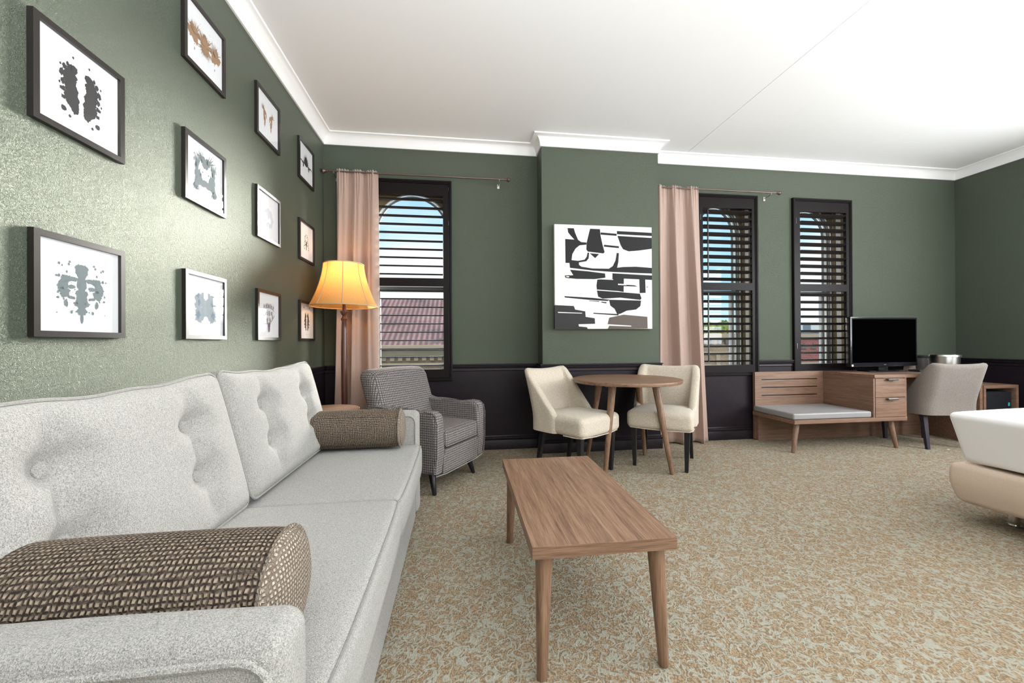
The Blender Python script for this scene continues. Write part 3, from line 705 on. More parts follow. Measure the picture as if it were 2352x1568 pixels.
def painting():
    x0, x1, z0, z1, d = .909, 1.892, 1.187, 2.188, .04
    t = thing('abstract_painting', 'square white canvas with bold black brush shapes on the chimney breast', 'painting', (x0, BY, z0))
    w, h = x1 - x0, z1 - z0
    obj('canvas', MB().box((0, -d, 0), (w, -.001, h), .003), 'canvas', t)
    def UV(px, py):
        u = (px - 197) / 607; v = (py - (640 + u * 12)) / (650 - u * 22)
        return min(max(u, 0.0), 1.0), min(max(v, 0.0), 1.0)
    n = [0]
    def shapes(name, polys, mat):
        m = MB()
        for p in polys:
            n[0] += 1; y = -d - .0006 - .00005 * n[0]
            pts = []
            for px, py in p:
                u, v = UV(px, py); pts.append((u * w, y, h - v * h))
            m.face(pts)
        obj(name, m, mat, t, None)
    shapes('black_stroke', [
        [(277,664),(315,665),(322,690),(340,735),(360,750),(392,752),(392,765),(350,770),(325,790),(305,825),(300,862),(340,866),(380,858),(393,840),(398,815),(408,815),(405,850),(390,868),(345,876),(345,890),(360,902),(430,912),(530,912),(555,895),(572,860),(580,813),(594,815),(590,870),(582,905),(620,900),(700,897),(803,903),(803,938),(700,936),(560,932),(430,925),(290,910),(287,880),(263,880),(262,732),(318,735),(295,710),(280,690)],
        [(415,666),(476,668),(480,710),(492,765),(504,808),(498,818),(400,808),(391,795),(393,755),(405,705)],
        [(412,818),(470,822),(445,848)], [(480,688),(580,695),(580,708),(480,702)], [(500,764),(594,772),(594,784),(500,776)],
        [(582,678),(803,686),(803,706),(582,698)], [(585,708),(803,718),(803,785),(720,797),(655,803),(620,790),(605,765)],
        [(290,922),(400,930),(506,942),(508,968),(440,978),(330,978),(285,974),(285,958),(310,955)],
        [(258,958),(288,955),(288,961),(266,962),(266,968),(288,970),(288,976),(262,972)],
        [(552,940),(803,950),(803,978),(760,976),(762,1058),(724,1060),(722,975),(624,972),(622,1055),(590,1050),(455,1043),(452,1020),(458,980),(552,975)],
        [(586,1008),(690,1012),(712,1020),(590,1018)], [(455,1048),(600,1056),(725,1064),(735,1092),(728,1102),(600,1090),(490,1098),(462,1085)],
        [(255,1086),(430,1094),(535,1104),(520,1112),(400,1106),(258,1094)], [(530,1104),(732,1106),(728,1140),(700,1162),(640,1170),(600,1190),(580,1192),(565,1160),(538,1140)],
        [(432,1186),(590,1192),(588,1200),(432,1192)], [(405,1110),(470,1114),(468,1118),(408,1113)], [(480,1116),(515,1120),(512,1127),(484,1122)], [(765,1019),(782,1021),(770,1025)]], 'paint')
    shapes('grey_block', [[(197,1142),(312,1146),(320,1168),(382,1178),(384,1212),(440,1220),(442,1254),(340,1258),(342,1272),(392,1276),(396,1290),(197,1290)]], 'paintgrey')
    shapes('brown_block', [[(530,1215),(575,1205),(620,1195),(772,1206),(773,1278),(700,1280),(520,1285),(530,1265),(670,1268),(668,1262),(520,1255)]], 'paintbrown')
    for sc in ([(215,1184),(362,1188),(362,1192),(216,1190)], [(480,974),(556,977),(556,981),(482,979)], [(586,1004),(640,1006),(640,1013),(588,1012)], [(455,1042),(590,1050),(590,1055),(456,1048)]): shapes('white_scratch', [sc], 'canvas')
    m = MB(); m.face([(-.0006, -.002, 0.002), (-.0006, -d + .002, .002), (-.0006, -d + .002, h * .225), (-.0006, -.002, h * .225)])
    obj('painted_edge', m, 'paintgrey', t, None)
painting()

# ------------------------------------------------------------------ sofa
def sofa():
    X0 = -1.235; Y0, Y1 = .592, 2.568; AW = .108
    t = thing('sofa', 'long oatmeal two-seat sofa with button-tufted back under the picture wall', 'sofa', (-.75, (Y0 + Y1) / 2, 0))
    ox, oy = -.75, (Y0 + Y1) / 2
    L = lambda x, y, z: (x - ox, y - oy, z)
    ya, yb = Y0 + AW, Y1 - AW; ym = (ya + yb) / 2
    m = MB(); m.box(L(X0 + .02, ya - .005, .03), L(-.285, yb + .005, .305), .012); obj('base', m, 'sofa', t)
    m = MB(); m.rbox(L(-.276, ym, .155), (.022, yb - ya + .004, .30), .01, 6); obj('front_panel', m, 'sofa', t)
    m = MB(); m.rbox(L(X0 + .10, oy, .43), (.18, Y1 - Y0 - .02, .80), .05, 8, k=3); obj('back_frame', m, 'sofa', t)
    for k, (c0, c1) in enumerate(((Y0, ya), (yb, Y1))):
        m = MB(); m.rbox(L((X0 - .248) / 2 + .01, (c0 + c1) / 2, .3355), (-.242 - X0 - .02, AW, .615), .034, 8, fn=lambda p, u: p + Vector((0, 0, .010 * (1 - u[0] ** 2) if p.z > 0 else 0)))
        arm = obj('arm', m, 'sofa', t)
        # piping around each side panel of the arm
        m = MB()
        for yy in (c0 + .002, c1 - .002):
            r = .045; x1, z1 = -.242 - .022, .64 - .020
            pts = [(X0 + .1, yy, z1)] + [(x1 - r, yy, z1)] + [(x1 - r + r * math.sin(a), yy, z1 - r + r * math.cos(a)) for a in [PI / 2 * q / 6 for q in range(1, 7)]] + [(x1, yy, .05)]
            m.tube([L(*p) for p in pts], .0065, 8)
        obj('arm_piping', m, 'sofa', arm)
    # seat cushions
    for (c0, c1, up) in ((ya + .004, ym - .001, .008), (ym + .001, yb - .004, -.006)):
        cx, cy, cz = (-.87 - .225) / 2, (c0 + c1) / 2, .378 + up; sx, sy, sz = .645, c1 - c0, .160
        def fn(p, u):
            q = p.copy()
            if u[2] > 0: q.z += .018 * (1 - u[0] ** 2) * (1 - u[1] ** 2) * u[2]
            if u[0] > 0: q.x += .014 * (1 - u[1] ** 4) * u[0] ** 3 * (1 - .4 * u[2] ** 2)
            return q
        m = MB().rbox(L(cx, cy, cz), (sx, sy, sz), .034, 14, fn); sc = obj('seat_cushion', m, 'sofa', t)
        m = MB()
        for zz in (1, -1):
            pts = []
            hx, hy, hz, r = sx / 2, sy / 2, sz / 2 - .010, .034
            for (px, py, a0) in ((hx - r, hy - r, 0), (-hx + r, hy - r, PI / 2), (-hx + r, -hy + r, PI), (hx - r, -hy + r, 1.5 * PI)):
                for q in range(5):
                    a = a0 + PI / 2 * q / 4; rr = r - .008
                    pts.append(Vector((px + rr * math.cos(a), py + rr * math.sin(a), zz * hz)))
                if a0 in (0, PI):      # long run along y or x: more points so that it follows the crown
                    pass
            dense = []
            for a, b in zip(pts, pts[1:] + pts[:1]):
                k = max(1, int((b - a).length / .05))
                for q in range(k): dense.append(a.lerp(b, q / k))
            dense = [fn(p, (p.x / hx, p.y / hy, p.z / (sz / 2))) + Vector(L(cx, cy, cz)) for p in dense]
            m.tube(dense, .0045, 6, closed=True)
        obj('piping', m, 'pipe', sc)
    # back cushions, tufted with two columns of two buttons
    lean = math.radians(14)
    for (c0, c1) in ((ya - .01, ym - .002), (ym + .002, yb + .005)):
        cy = (c0 + c1) / 2; sy, sz, sx = c1 - c0, .52, .20
        btn = [(-.205, .095), (-.205, -.075), (.215, .095), (.215, -.075)]
        def fn(p, u):
            q = p.copy()
            if u[0] > 0:
                w = (1 - u[1] ** 4) * (1 - u[2] ** 4)
                q.x += .030 * w
                dep = 0
                for by, bz in btn:
                    r2 = ((p.y - by) / .060) ** 2 + ((p.z - bz) / .052) ** 2
                    dep = max(dep, .054 * math.exp(-r2))
                for by in (-.205, .215):
                    dep = max(dep, .034 * math.exp(-((p.y - by) / .034) ** 2) * max(0, 1 - (abs(p.z) / .25) ** 2))
                q.x -= dep * min(1, u[0] * 1.4)
            if u[2] > 0:
                q.z += (-.026 * (1 - u[1] ** 2) - .012) * u[2] + .003 * math.sin(26 * p.y) * u[2] ** 4
            return q
        R = Matrix.Translation(L(-.905, cy, .705)) @ Matrix.Rotation(-lean, 4, 'Y')
        m = MB().rbox((0, 0, 0), (sx, sy, sz), .045, 34, fn); m.xf(R)
        bc = obj('back_cushion', m, 'sofa', t, 60)
        for by, bz in btn:
            c = fn(Vector((sx / 2, by, bz)), (1, by / (sy / 2), bz / (sz / 2)))
            m = MB().lathe([(.001, .011), (.010, .0105), (.018, .007), (.0205, .001), (.019, -.006), (.001, -.008)], 20)
            m.xf(R @ Matrix.Translation(c + Vector((.003, 0, 0))) @ Matrix.Rotation(PI / 2, 4, 'Y'))
            obj('button', m, 'sofa', bc)
        m = MB()
        for ex in (1, -1):
            pts = []
            hy, hz, r = sy / 2, sz / 2, .045
            for (py, pz, a0) in ((hy - r, hz - r, 0), (-hy + r, hz - r, PI / 2), (-hy + r, -hz + r, PI), (hy - r, -hz + r, 1.5 * PI)):
                for q in range(5):
                    a = a0 + PI / 2 * q / 4
                    pts.append(Vector((ex * (sx / 2 - .018), py + (r - .004) * math.cos(a), pz + (r - .004) * math.sin(a))))
            dense = []
            for a, b in zip(pts, pts[1:] + pts[:1]):
                k = max(1, int((b - a).length / .03))
                for q in range(k): dense.append(a.lerp(b, q / k))
            dense = [fn(p, (0, p.y / hy, p.z / hz)) for p in dense]
            m.tube(dense, .005, 6, closed=True)
        m.xf(R); obj('piping', m, 'pipe', bc)
    for (px, py) in ((X0 + .06, Y0 + .06), (X0 + .06, Y1 - .06), (-.33, Y0 + .06), (-.33, Y1 - .06)):
        m = MB().tube([L(px, py, 0), L(px, py, .032)], .02, 12); obj('foot', m, 'black', t)
    return ya, yb
YA, YBB = sofa()
def bolster(y, z, x0, x1, r, label):
    t = thing('bolster_cushion', label, 'cushion', ((x0 + x1) / 2, y, z - r), 0, 'woven bolsters on the sofa')
    h = (x1 - x0) / 2
    def ring(x, rr, n=48): return [(x, rr * math.cos(2 * PI * k / n), r + rr * math.sin(2 * PI * k / n)) for k in range(n)]
    xs = [-h + 2 * h * k / 40 for k in range(41)]
    rad = lambda x: r * (1 + .02 * math.cos(x / h * PI / 2)) - .004 * (abs(x) / h) ** 8
    obj('cover', MB().loft([ring(x, rad(x)) for x in xs], True, False), 'bolster', t, 60)
    for sg in (-1, 1):
        m = MB().loft([ring(sg * (h + .001), r - .004), ring(sg * (h + .010), r * .93), ring(sg * (h + .020), r * .72), ring(sg * (h + .025), r * .4), ring(sg * (h + .026), .004)], True, True)
        obj('end_cap', m, 'bolend', t, 60)
        m = MB().tube([(sg * h, (r - .001) * math.cos(2 * PI * k / 48), r + (r - .001) * math.sin(2 * PI * k / 48)) for k in range(48)], .005, 8, closed=True)
        obj('piping', m, 'bolend', t)
    return t
bolster(YA + .118, .588, -.82, -.335, .112, 'woven brown bolster by the near sofa arm, largest in view')
bolster(YBB - .112, .576, -.82, -.335, .106, 'woven brown bolster against the far sofa arm, near the round side table')

# ------------------------------------------------------------------ side table, floor lamp
def side_table():
    c = (-.925, 2.94); z = .60
    t = thing('side_table', 'round walnut side table between the sofa and the check armchair', 'side table', (*c, 0))
    obj('tabletop', MB().lathe([(.001, z), (.215, z), (.219, z - .003), (.220, z - .008), (.220, z - .036), (.216, z - .040), (.001, z - .040)], 64), 'woodx', t)
    for k in range(3):
        a = PI / 2 + k * 2 * PI / 3
        obj('leg', taper_leg((.18 * math.cos(a), .18 * math.sin(a), 0), (.13 * math.cos(a), .13 * math.sin(a), z - .04), .013, .022), 'woodz', t)
side_table()
def floor_lamp():
    lx, ly = -.957, 3.50
    t = thing('floor_lamp', 'lit floor lamp with amber bell shade in the corner by the curtain', 'lamp', (lx, ly, 0))
    obj('base', MB().lathe([(.001, .028), (.03, .030), (.05, .026), (.10, .020), (.125, .012), (.13, .004), (.13, 0), (.001, 0)], 40), 'polewood', t)
    pr = [(.018, .03), (.026, .05), (.020, .08), (.014, .11), (.017, .16), (.021, .40), (.024, .62), (.025, .90), (.022, 1.18), (.019, 1.25), (.024, 1.258), (.026, 1.27), (.018, 1.28), (.013, 1.295), (.022, 1.305), (.030, 1.320), (.031, 1.332), (.014, 1.34), (.012, 1.40), (.010, 1.47)]
    obj('pole', MB().lathe(pr, 28), 'polewood', t)
    # eight-panelled bell shade
    z0, z1 = 1.372, 1.728; n = 8
    def prof(u): return .158 + (.268 - .158) * ((1 - u) ** 1.9) + .006 * math.sin(PI * u)
    m = MB(); seg = n * 8
    def ring(z, r, dr=0):
        out = []
        for k in range(seg):
            a = 2 * PI * k / seg + .22; ph = (k % 8) / 8; fac = 1 - .018 * math.sin(PI * ph)
            out.append(((r * fac + dr) * math.cos(a), (r * fac + dr) * math.sin(a), z))
        return out
    m.loft([ring(z0 + (z1 - z0) * u, prof(u)) for u in [k / 24 for k in range(25)]], True, False)
    sh = obj('lamp_shade', m, 'shade', t, 25)
    for zz, u in ((z0, 0), (z1, 1)):
        m = MB().tube([Vector(p) for p in ring(zz, prof(u), .001)], .0042, 8, closed=True); obj('rim_binding', m, 'shadetrim', sh)
    for k in range(n):
        a = 2 * PI * k / n + .22
        m = MB().tube([((prof(u) + .001) * math.cos(a), (prof(u) + .001) * math.sin(a), z0 + (z1 - z0) * u) for u in [q / 16 for q in range(17)]], .0030, 6); obj('seam_binding', m, 'shadetrim', sh)
    m = MB()
    for k in range(3):
        a = 2 * PI * k / 3; m.tube([(0, 0, z1 - .05), (.155 * math.cos(a), .155 * math.sin(a), z1 - .004)], .002, 6)
    obj('shade_carrier', m, 'steel', t)
    obj('bulb', MB().lathe([(.001, 1.585), (.02, 1.58), (.030, 1.56), (.030, 1.54), (.016, 1.49), (.013, 1.47), (.001, 1.47)], 16), 'bulb', t)
    l = light('lamp_bulb_light', 'POINT', (lx, ly, 1.62), (0, 0, 0), 4.2, (1.0, .56, .23), shadow_soft_size=.03)
floor_lamp()

# ------------------------------------------------------------------ check armchair
def armchair():
    t = thing('armchair', 'grey check tweed armchair with black tapered legs under the left window', 'armchair', (-.265, 3.185, 0), math.radians(57))
    # local: front is -y, width along x; half width .335, front y -.35
    HW = .335; F = -.335
    side = [(F, .16), (F - .012, .30), (F - .016, .50), (F - .006, .560), (F + .035, .588), (F + .10, .590), (F + .20, .575), (F + .32, .556), (F + .40, .560), (F + .455, .590), (F + .53, .62), (F + .60, .62), (F + .65, .56), (F + .665, .40), (F + .655, .17), (F + .30, .145)]
    for s in (-1, 1):
        m = MB().prism(side, 'x', s * HW - s * .105 if s > 0 else -HW, s * HW if s > 0 else -HW + .105, .030, 4)
        arm = obj('arm', m, 'check', t, 50)
        m = MB()
        xx = s * (HW - .030)
        for xi in (s * (HW - .008), ):
            m.tube([(xi, F - .016 + .012, .17), (xi, F - .012 - .004, .30), (xi, F - .018, .50), (xi, F - .006, .556), (xi, F + .030, .583), (xi, F + .10, .588)], .0045, 6)
        obj('piping', m, 'check', arm)
    # back pad with rolled top
    prof = [(F + .44, .40), (F + .46, .52), (F + .505, .66), (F + .555, .775), (F + .60, .835), (F + .65, .855), (F + .70, .838), (F + .728, .785), (F + .715, .60), (F + .69, .40)]
    def fn(p, u):
        zz = p.z + .24                                 # 0 .. .48
        q = p.copy(); q.y += .30 * (zz / .48) * .52 - .02
        q.y -= .018 * (1 - u[0] ** 2) if u[1] < 0 else 0
        q.z += .012 * (1 - u[0] ** 2) * max(0, u[2])
        return q
    m = MB().rbox((0, F + .515, .605), (2 * HW - .006, .17, .50), .070, 12, fn, k=5); bk = obj('backrest', m, 'check', t, 60)
    # seat cushion and front rail
    def fs(p, u):
        q = p.copy()
        if u[2] > 0: q.z += .016 * (1 - u[0] ** 2) * (1 - u[1] ** 2)
        return q
    m = MB().rbox((0, F + .235, .385), (2 * HW - .215, .50, .125), .035, 10, fs); sc = obj('seat_cushion', m, 'check', t, 60)
    m = MB()
    for zz in (.437, .335):
        m.tube([(-HW + .125, F - .008, zz), (-HW + .145, F - .013, zz), (HW - .145, F - .013, zz), (HW - .125, F - .008, zz)], .0045, 6)
    obj('piping', m, 'check', sc)
    m = MB().prism([(F + .0, .15), (F - .006, .315), (F + .62, .315), (F + .64, .16), (F + .3, .14)], 'x', -HW + .09, HW - .09, .012, 2); obj('seat_base', m, 'check', t, 50)
    m = MB().tube([(-HW + .02, F + .004, .150), (-.2, F - .004, .142), (.2, F - .004, .142), (HW - .02, F + .004, .150)], .0035, 6); obj('hem_piping', m, 'pipe', t)
    for sx in (-1, 1):
        obj('leg', taper_leg((sx * .262, F + .055, 0), (sx * .235, F + .10, .158), .015, .027), 'black', t)
        obj('leg', taper_leg((sx * .26, F + .66, 0), (sx * .235, F + .58, .17), .015, .027), 'black', t)
armchair()

# ------------------------------------------------------------------ coffee table, dining table
def coffee_table():
    t = thing('coffee_table', 'low rectangular walnut coffee table in front of the sofa', 'table', (.461, 1.66, 0), math.radians(-.6))
    w, l, h, th = .474, .925, .432, .040
    obj('tabletop', MB().box((-w / 2, -l / 2, h - th), (w / 2, l / 2, h), .002), 'woody', t)
    for sy in (-1, 1):
        e = sy * l / 2; obj('edge_band', MB().box((-w / 2 + .001, min(e, e + sy * .0012), h - th + .001), (w / 2 - .001, max(e, e + sy * .0012), h - .0015)), 'woodx', t)
    for sx in (-1, 1):
        for sy in (-1, 1):
            obj('leg', taper_leg((sx * (w / 2 - .034), sy * (l / 2 - .030), 0), (sx * (w / 2 - .048), sy * (l / 2 - .052), h - th), .0165, .0290, 20), 'woodz', t)
coffee_table()
def dining_table():
    t = thing('dining_table', 'round walnut dining table with splayed legs between two cream chairs', 'table', (1.430, 3.262, 0), math.radians(-4))
    R, z = .455, .745
    obj('tabletop', MB().lathe([(.001, z), (R - .004, z), (R - .001, z - .003), (R, z - .008), (R - .004, z - .026), (R - .010, z - .028), (.001, z - .028)], 96), 'woodx', t)
    obj('apron', MB().box((-.25, -.25, z - .045), (.25, .25, z - .0285), .004), 'woodx', t)
    for k in range(4):
        a = PI / 4 + k * PI / 2
        obj('leg', taper_leg((0.385 * math.cos(a), .385 * math.sin(a), 0), (.255 * math.cos(a), .265 * math.sin(a), z - .04), .0165, .031, 20), 'woodz', t)
dining_table()

# ------------------------------------------------------------------ upholstered chairs
def upholstered_chair(name, label, loc, rot, fab, legm, group=None):
    """front is -y"""
    t = thing(name, label, 'chair', loc, rot, group)
    W, zb = .232, .335
    # plan of the wrap-around back: from the left wing round the back to the right wing
    def plan(s):
        a = (s - .5) * 2                                  # -1 .. 1
        b = abs(a)
        if b < .42:
            x = a / .42 * (W - .06); y = .235 - .012 * (a / .42) ** 2 * 0
        elif b < .62:
            q = (b - .42) / .20 * PI / 2; x = math.copysign(W - .06 + .06 * math.sin(q), a); y = .235 - .06 + .06 * math.cos(q)
        else:
            q = (b - .62) / .38; x = math.copysign(W - .002 * q, a); y = .175 - .20 * q
        return x, y
    def top(s):
        b = abs((s - .5) * 2)
        if b < .5: return .830 + .012 * (b / .5) ** 2
        q = (b - .5) / .5
        e = min(1, max(0, (q - .14) / .80)) ** 1.0; e = e * (1.25 - .25 * e)
        return .842 - (.842 - .485) * e
    th = .034
    NT = 26
    def fn(s, v):
        x, y = plan(s); e = 1e-3
        x1, y1 = plan(min(1, s + e)); x0, y0 = plan(max(0, s - e)); d = Vector((x1 - x0, y1 - y0, 0)).normalized(); n = Vector((-d.y, d.x, 0)) * -1
        n = Vector((d.y, -d.x, 0))                        # inward or outward decided below
        c = Vector((x, y, 0))
        if n.dot(c - Vector((0, 0, 0))) < 0: n = -n       # outward
        zt = top(s); hgt = zt - zb; rr = th
        # loop: outer bottom -> outer top -> over -> inner top -> inner bottom
        per = v * 4
        endt = min(1.0, min(s, 1 - s) / .05); tk = th * math.sqrt(max(.02, 1 - (1 - endt) ** 2))
        if per < 1.6: o, z = tk, zb + (hgt - rr) * per / 1.6
        elif per < 2.4:
            q = (per - 1.6) / .8 * PI; o, z = tk * math.cos(q), zt - rr + rr * math.sin(q)
        else: o, z = -tk, zt - rr - (hgt - rr) * (per - 2.4) / 1.6
        f = max(0, (z - .45)) / .38; b = abs((s - .5) * 2)
        lean = .085 * f ** 1.2 * (1 - .25 * min(1, max(0, b - .6) / .4)); flare = 1 + .05 * f
        p = c * flare + n * o + Vector((0, lean, z))
        return p
    m = MB(); m.grid(fn, 72, NT)
    bmesh.ops.holes_fill(m.bm, edges=[e for e in m.bm.edges if e.is_boundary], sides=0)
    obj('backrest', m, fab, t, 60)
    def fs(p, u):
        q = p.copy()
        if u[2] > 0: q.z += .022 * (1 - u[0] ** 2) * (1 - u[1] ** 2)
        if u[1] < 0: q.y -= .016 * (1 - u[0] ** 2)
        k = .5 - u[1] * .5
        q.x *= .93 + .09 * k
        return q
    m = MB().rbox((0, -.045, .405), (2 * W + .055, .475, .147), .040, 10, fs); st = obj('seat', m, fab, t, 60)
    m = MB()
    pts = [(-W - .022, -.10, .3355), (-W - .022, -.22, .3355), (-W + .0, -.268, .3355), (-.1, -.293, .3355), (.1, -.293, .3355), (W, -.268, .3355), (W + .022, -.22, .3355), (W + .022, -.10, .333)]
    m.tube(pts, .004, 6); obj('piping', m, fab, st)
    for sx in (-1, 1):
        obj('leg', sq_leg((sx * .205, -.225, 0), (sx * .212, -.232, .345), .026, .044), legm, t)
        obj('leg', sq_leg((sx * .205, .225, 0), (sx * .19, .165, .345), .026, .044), legm, t)
    return t
cl = upholstered_chair('dining_chair', 'cream boucle dining chair left of the round table, turned towards the right', (.950, 3.225, 0), math.radians(35), 'boucle', 'black', 'cream dining chairs at the round table')
copy_thing(cl, (1.795, 3.300, 0), math.radians(-37), 'cream boucle dining chair right of the round table in front of the curtain')
upholstered_chair('desk_chair', 'taupe grey desk chair seen from behind, pushed up to the desk by the bed', (4.745, 3.470, 0), math.radians(171), 'greyfab', 'plum')

# ------------------------------------------------------------------ bench desk
def bench_desk():
    ox, oy = 4.19, 3.62
    t = thing('bench_desk', 'walnut desk with drawers and built-in bench under the right windows', 'desk', (ox, oy, 0))
    L = lambda x, y, z: (x - ox, y - oy, z)
    yb0, yb1, yf = 3.872, 3.905, 3.335
    slots = [(3.225 - ox, 3.90 - ox, z, z + .010) for z in (.470, .555, .640)]
    m = MB().panel('y', yb0 - oy, yb1 - oy, 3.150 - ox, 3.995 - ox, .012, .728, slots); obj('bench_back', m, 'desk', t, 30)
    obj('slot_backing', MB().box(L(3.20, yb1 - .004, .45), L(3.92, yb1 + .002, .67)), 'black', t)
    obj('bench_platform', MB().box(L(3.118, yf, .275), L(4.352, yb0 - .001, .312), .002), 'desk', t)
    obj('kick_panel', MB().box(L(3.16, yb0 - .03, .0), L(5.19, yb0 - .001, .274), .002), 'desk', t)
    obj('side_panel', MB().box(L(3.975, yf + .004, .3125), L(3.993, yb0 - .002, .694)), 'desky', t)
    m = MB(); m.box(L(4.332, yf + .004, .3125), L(4.350, yb0 - .002, .694)); m.box(L(3.993, yf + .02, .3125), L(4.332, yb0 - .002, .694))
    obj('drawer_carcass', m, 'desk', t, 30)
    for z0, z1 in ((.316, .502), (.507, .690)):
        d = obj('drawer', MB().box(L(3.996, yf, z0), L(4.329, yf + .0195, z1), .0015), 'desk', t)
        hx = 4.165
        m = MB().prism([(0, 0), (-.028, 0), (-.031, -.004), (-.030, -.017), (-.027, -.018), (-.026, -.004), (0, -.003)], 'x', hx - .055 - ox, hx + .055 - ox)
        m.xf(Matrix.Translation((0, yf - oy, z1 - .002)))
        h = obj('handle', m, 'steel', d); h['label'] = 'brushed steel lip pull'
    obj('desktop', MB().box(L(3.972, yf - .012, .695), L(5.245, yb1, .727), .002), 'desk', t)
    obj('end_panel', MB().box(L(5.205, yf, .0), L(5.24, yb1 - .001, .6945), .002), 'desk', t)
    obj('modesty_panel', MB().box(L(4.352, yb0 - .03, .2745), L(5.204, yb0 - .001, .6945), .002), 'desk', t)
    for fx, tx in ((3.135, 3.215), (4.268, 4.252)):
        obj('leg', taper_leg(L(fx, yf + .035, 0), L(tx, yf + .085, .275), .016, .029), 'deskz', t)
    def fs(p, u):
        q = p.copy(); q.z += .006 * (1 - u[0] ** 2) * (1 - u[1] ** 2) if u[2] > 0 else 0; return q
    sc = obj('seat_pad', MB().rbox(L(3.545, 3.605, .3425), (.845, .515, .060), .014, 6, fs, k=3), 'leather', t, 60)
    sc['label'] = 'grey leather seat pad'
bench_desk()
def television():
    t = thing('television', 'black flat television standing on the walnut desk', 'television', (4.515, 3.69, .727), math.radians(2))
    w, h, z0 = .862, .525, .055
    obj('housing', MB().box((-w / 2, -.018, z0), (w / 2, .035, z0 + h), .008, 3), 'tvplastic', t)
    obj('screen', MB().box((-w / 2 + .022, -.0195, z0 + .042), (w / 2 - .022, -.0182, z0 + h - .020)), 'screen', t, None)
    obj('bezel_edge', MB().panel('y', -.0192, -.0183, -w / 2 + .001, w / 2 - .001, z0 + .001, z0 + h - .001, [(-w / 2 + .004, w / 2 - .004, z0 + .004, z0 + h - .004)]), 'chrome', t, 30)
    obj('stand_neck', MB().box((-.06, -.005, .012), (.06, .02, z0 + .02), .004), 'tvplastic', t)
    obj('stand_base', MB().prism([(-.20, -.085), (.20, -.085), (.235, -.05), (.20, .11), (-.20, .11), (-.235, -.05)], 'z', .0005, .013, .004), 'tvplastic', t)
    obj('badge', MB().box((-.014, -.0205, z0 + .017), (.014, -.0190, z0 + .022)), 'steel', t, None)
    obj('sticker', MB().box((-w / 2 + .010, -.0203, z0 + .004), (-w / 2 + .030, -.0193, z0 + .024)), 'white', t, None)
television()
def desk_items():
    t = thing('ice_bucket', 'brushed steel lidded ice bucket on the desk behind the desk chair', 'bucket', (5.025, 3.50, .727))
    obj('body', MB().lathe([(.001, 0), (.105, 0), (.110, .004), (.112, .155), (.001, .155)], 40), 'steel', t)
    obj('lid', MB().lathe([(.001, .186), (.100, .185), (.118, .180), (.121, .172), (.121, .157), (.001, .1555)], 40), 'steel', t)
    obj('handle', MB().tube([(.113, 0, .150), (.150, 0, .160), (.152, 0, .166), (.115, 0, .168)], .004, 8), 'steel', t)
    t = thing('lidded_container', 'dark grey container with black lid behind the steel ice bucket', 'container', (5.13, 3.765, .727))
    obj('body', MB().lathe([(.001, 0), (.08, 0), (.085, .006), (.085, .135), (.001, .135)], 32), plain('pewter plastic', (.20, .19, .18), .35, .5), t)
    obj('lid', MB().lathe([(.001, .166), (.080, .165), (.088, .158), (.088, .136), (.001, .1355)], 32), 'slate', t)
    m = MB().prism([(-.045, .0), (.045, .0), (.035, .10), (.0, .112), (-.03, .105)], 'y', -.03, .03, .003)
    t = thing('notice_card', 'small pink and blue tent card beside the television on the desk', 'card', (4.965, 3.78, .727))
    obj('card', m, 'pink', t)
    obj('blue_band', MB().box((-.033, -.0312, .085), (.030, .0312, .099)), 'bluecard', t, None)
    t = thing('media_box', 'low flat black box with grey top lying on the desk behind the chair', 'box', (4.86, 3.58, .727))
    obj('body', MB().box((-.105, -.055, .0), (.06, .055, .022), .004), 'slate', t)
    obj('top_plate', MB().box((-.045, -.05, .0222), (.055, .05, .026), .002), 'steel', t)
def desk_items2(): pass
desk_items()
def minibar():
    t = thing('minibar_cabinet', 'walnut open cabinet in the corner holding the black fridge', 'cabinet', (5.468, 3.57, 0))
    w, d, h = .215, .235, .597
    obj('top_panel', MB().box((-w, -d, h - .032), (w, d, h), .002), 'desk', t)
    obj('side_panel', MB().box((-w, -d, 0), (-w + .03, d, h - .0325), .002), 'desk', t); obj('side_panel', MB().box((w - .03, -d, 0), (w, d, h - .0325), .002), 'desk', t)
    obj('shelf', MB().box((-w + .0305, -d, .06), (w - .0305, d, .09), .002), 'desk', t)
    obj('back_panel', MB().box((-w + .0305, d - .02, .0905), (w - .0305, d - .001, h - .033)), 'desk', t)
    t = thing('mini_fridge', 'small black fridge with cyan sticker inside the corner cabinet', 'fridge', (5.455, 3.55, .0905))
    obj('body', MB().box((-.165, -.17, 0), (.165, .17, .44), .008), 'slate', t)
    dr = obj('door', MB().box((-.165, -.20, .004), (.165, -.172, .436), .008), 'slate', t)
    obj('badge', MB().box((-.03, -.2012, .405), (.015, -.2003, .411)), 'steel', dr, None)
    s = obj('sticker', MB().box((.118, -.2012, .29), (.140, -.2003, .325)), 'cyan', dr, None); s['label'] = 'cyan energy sticker'
minibar()

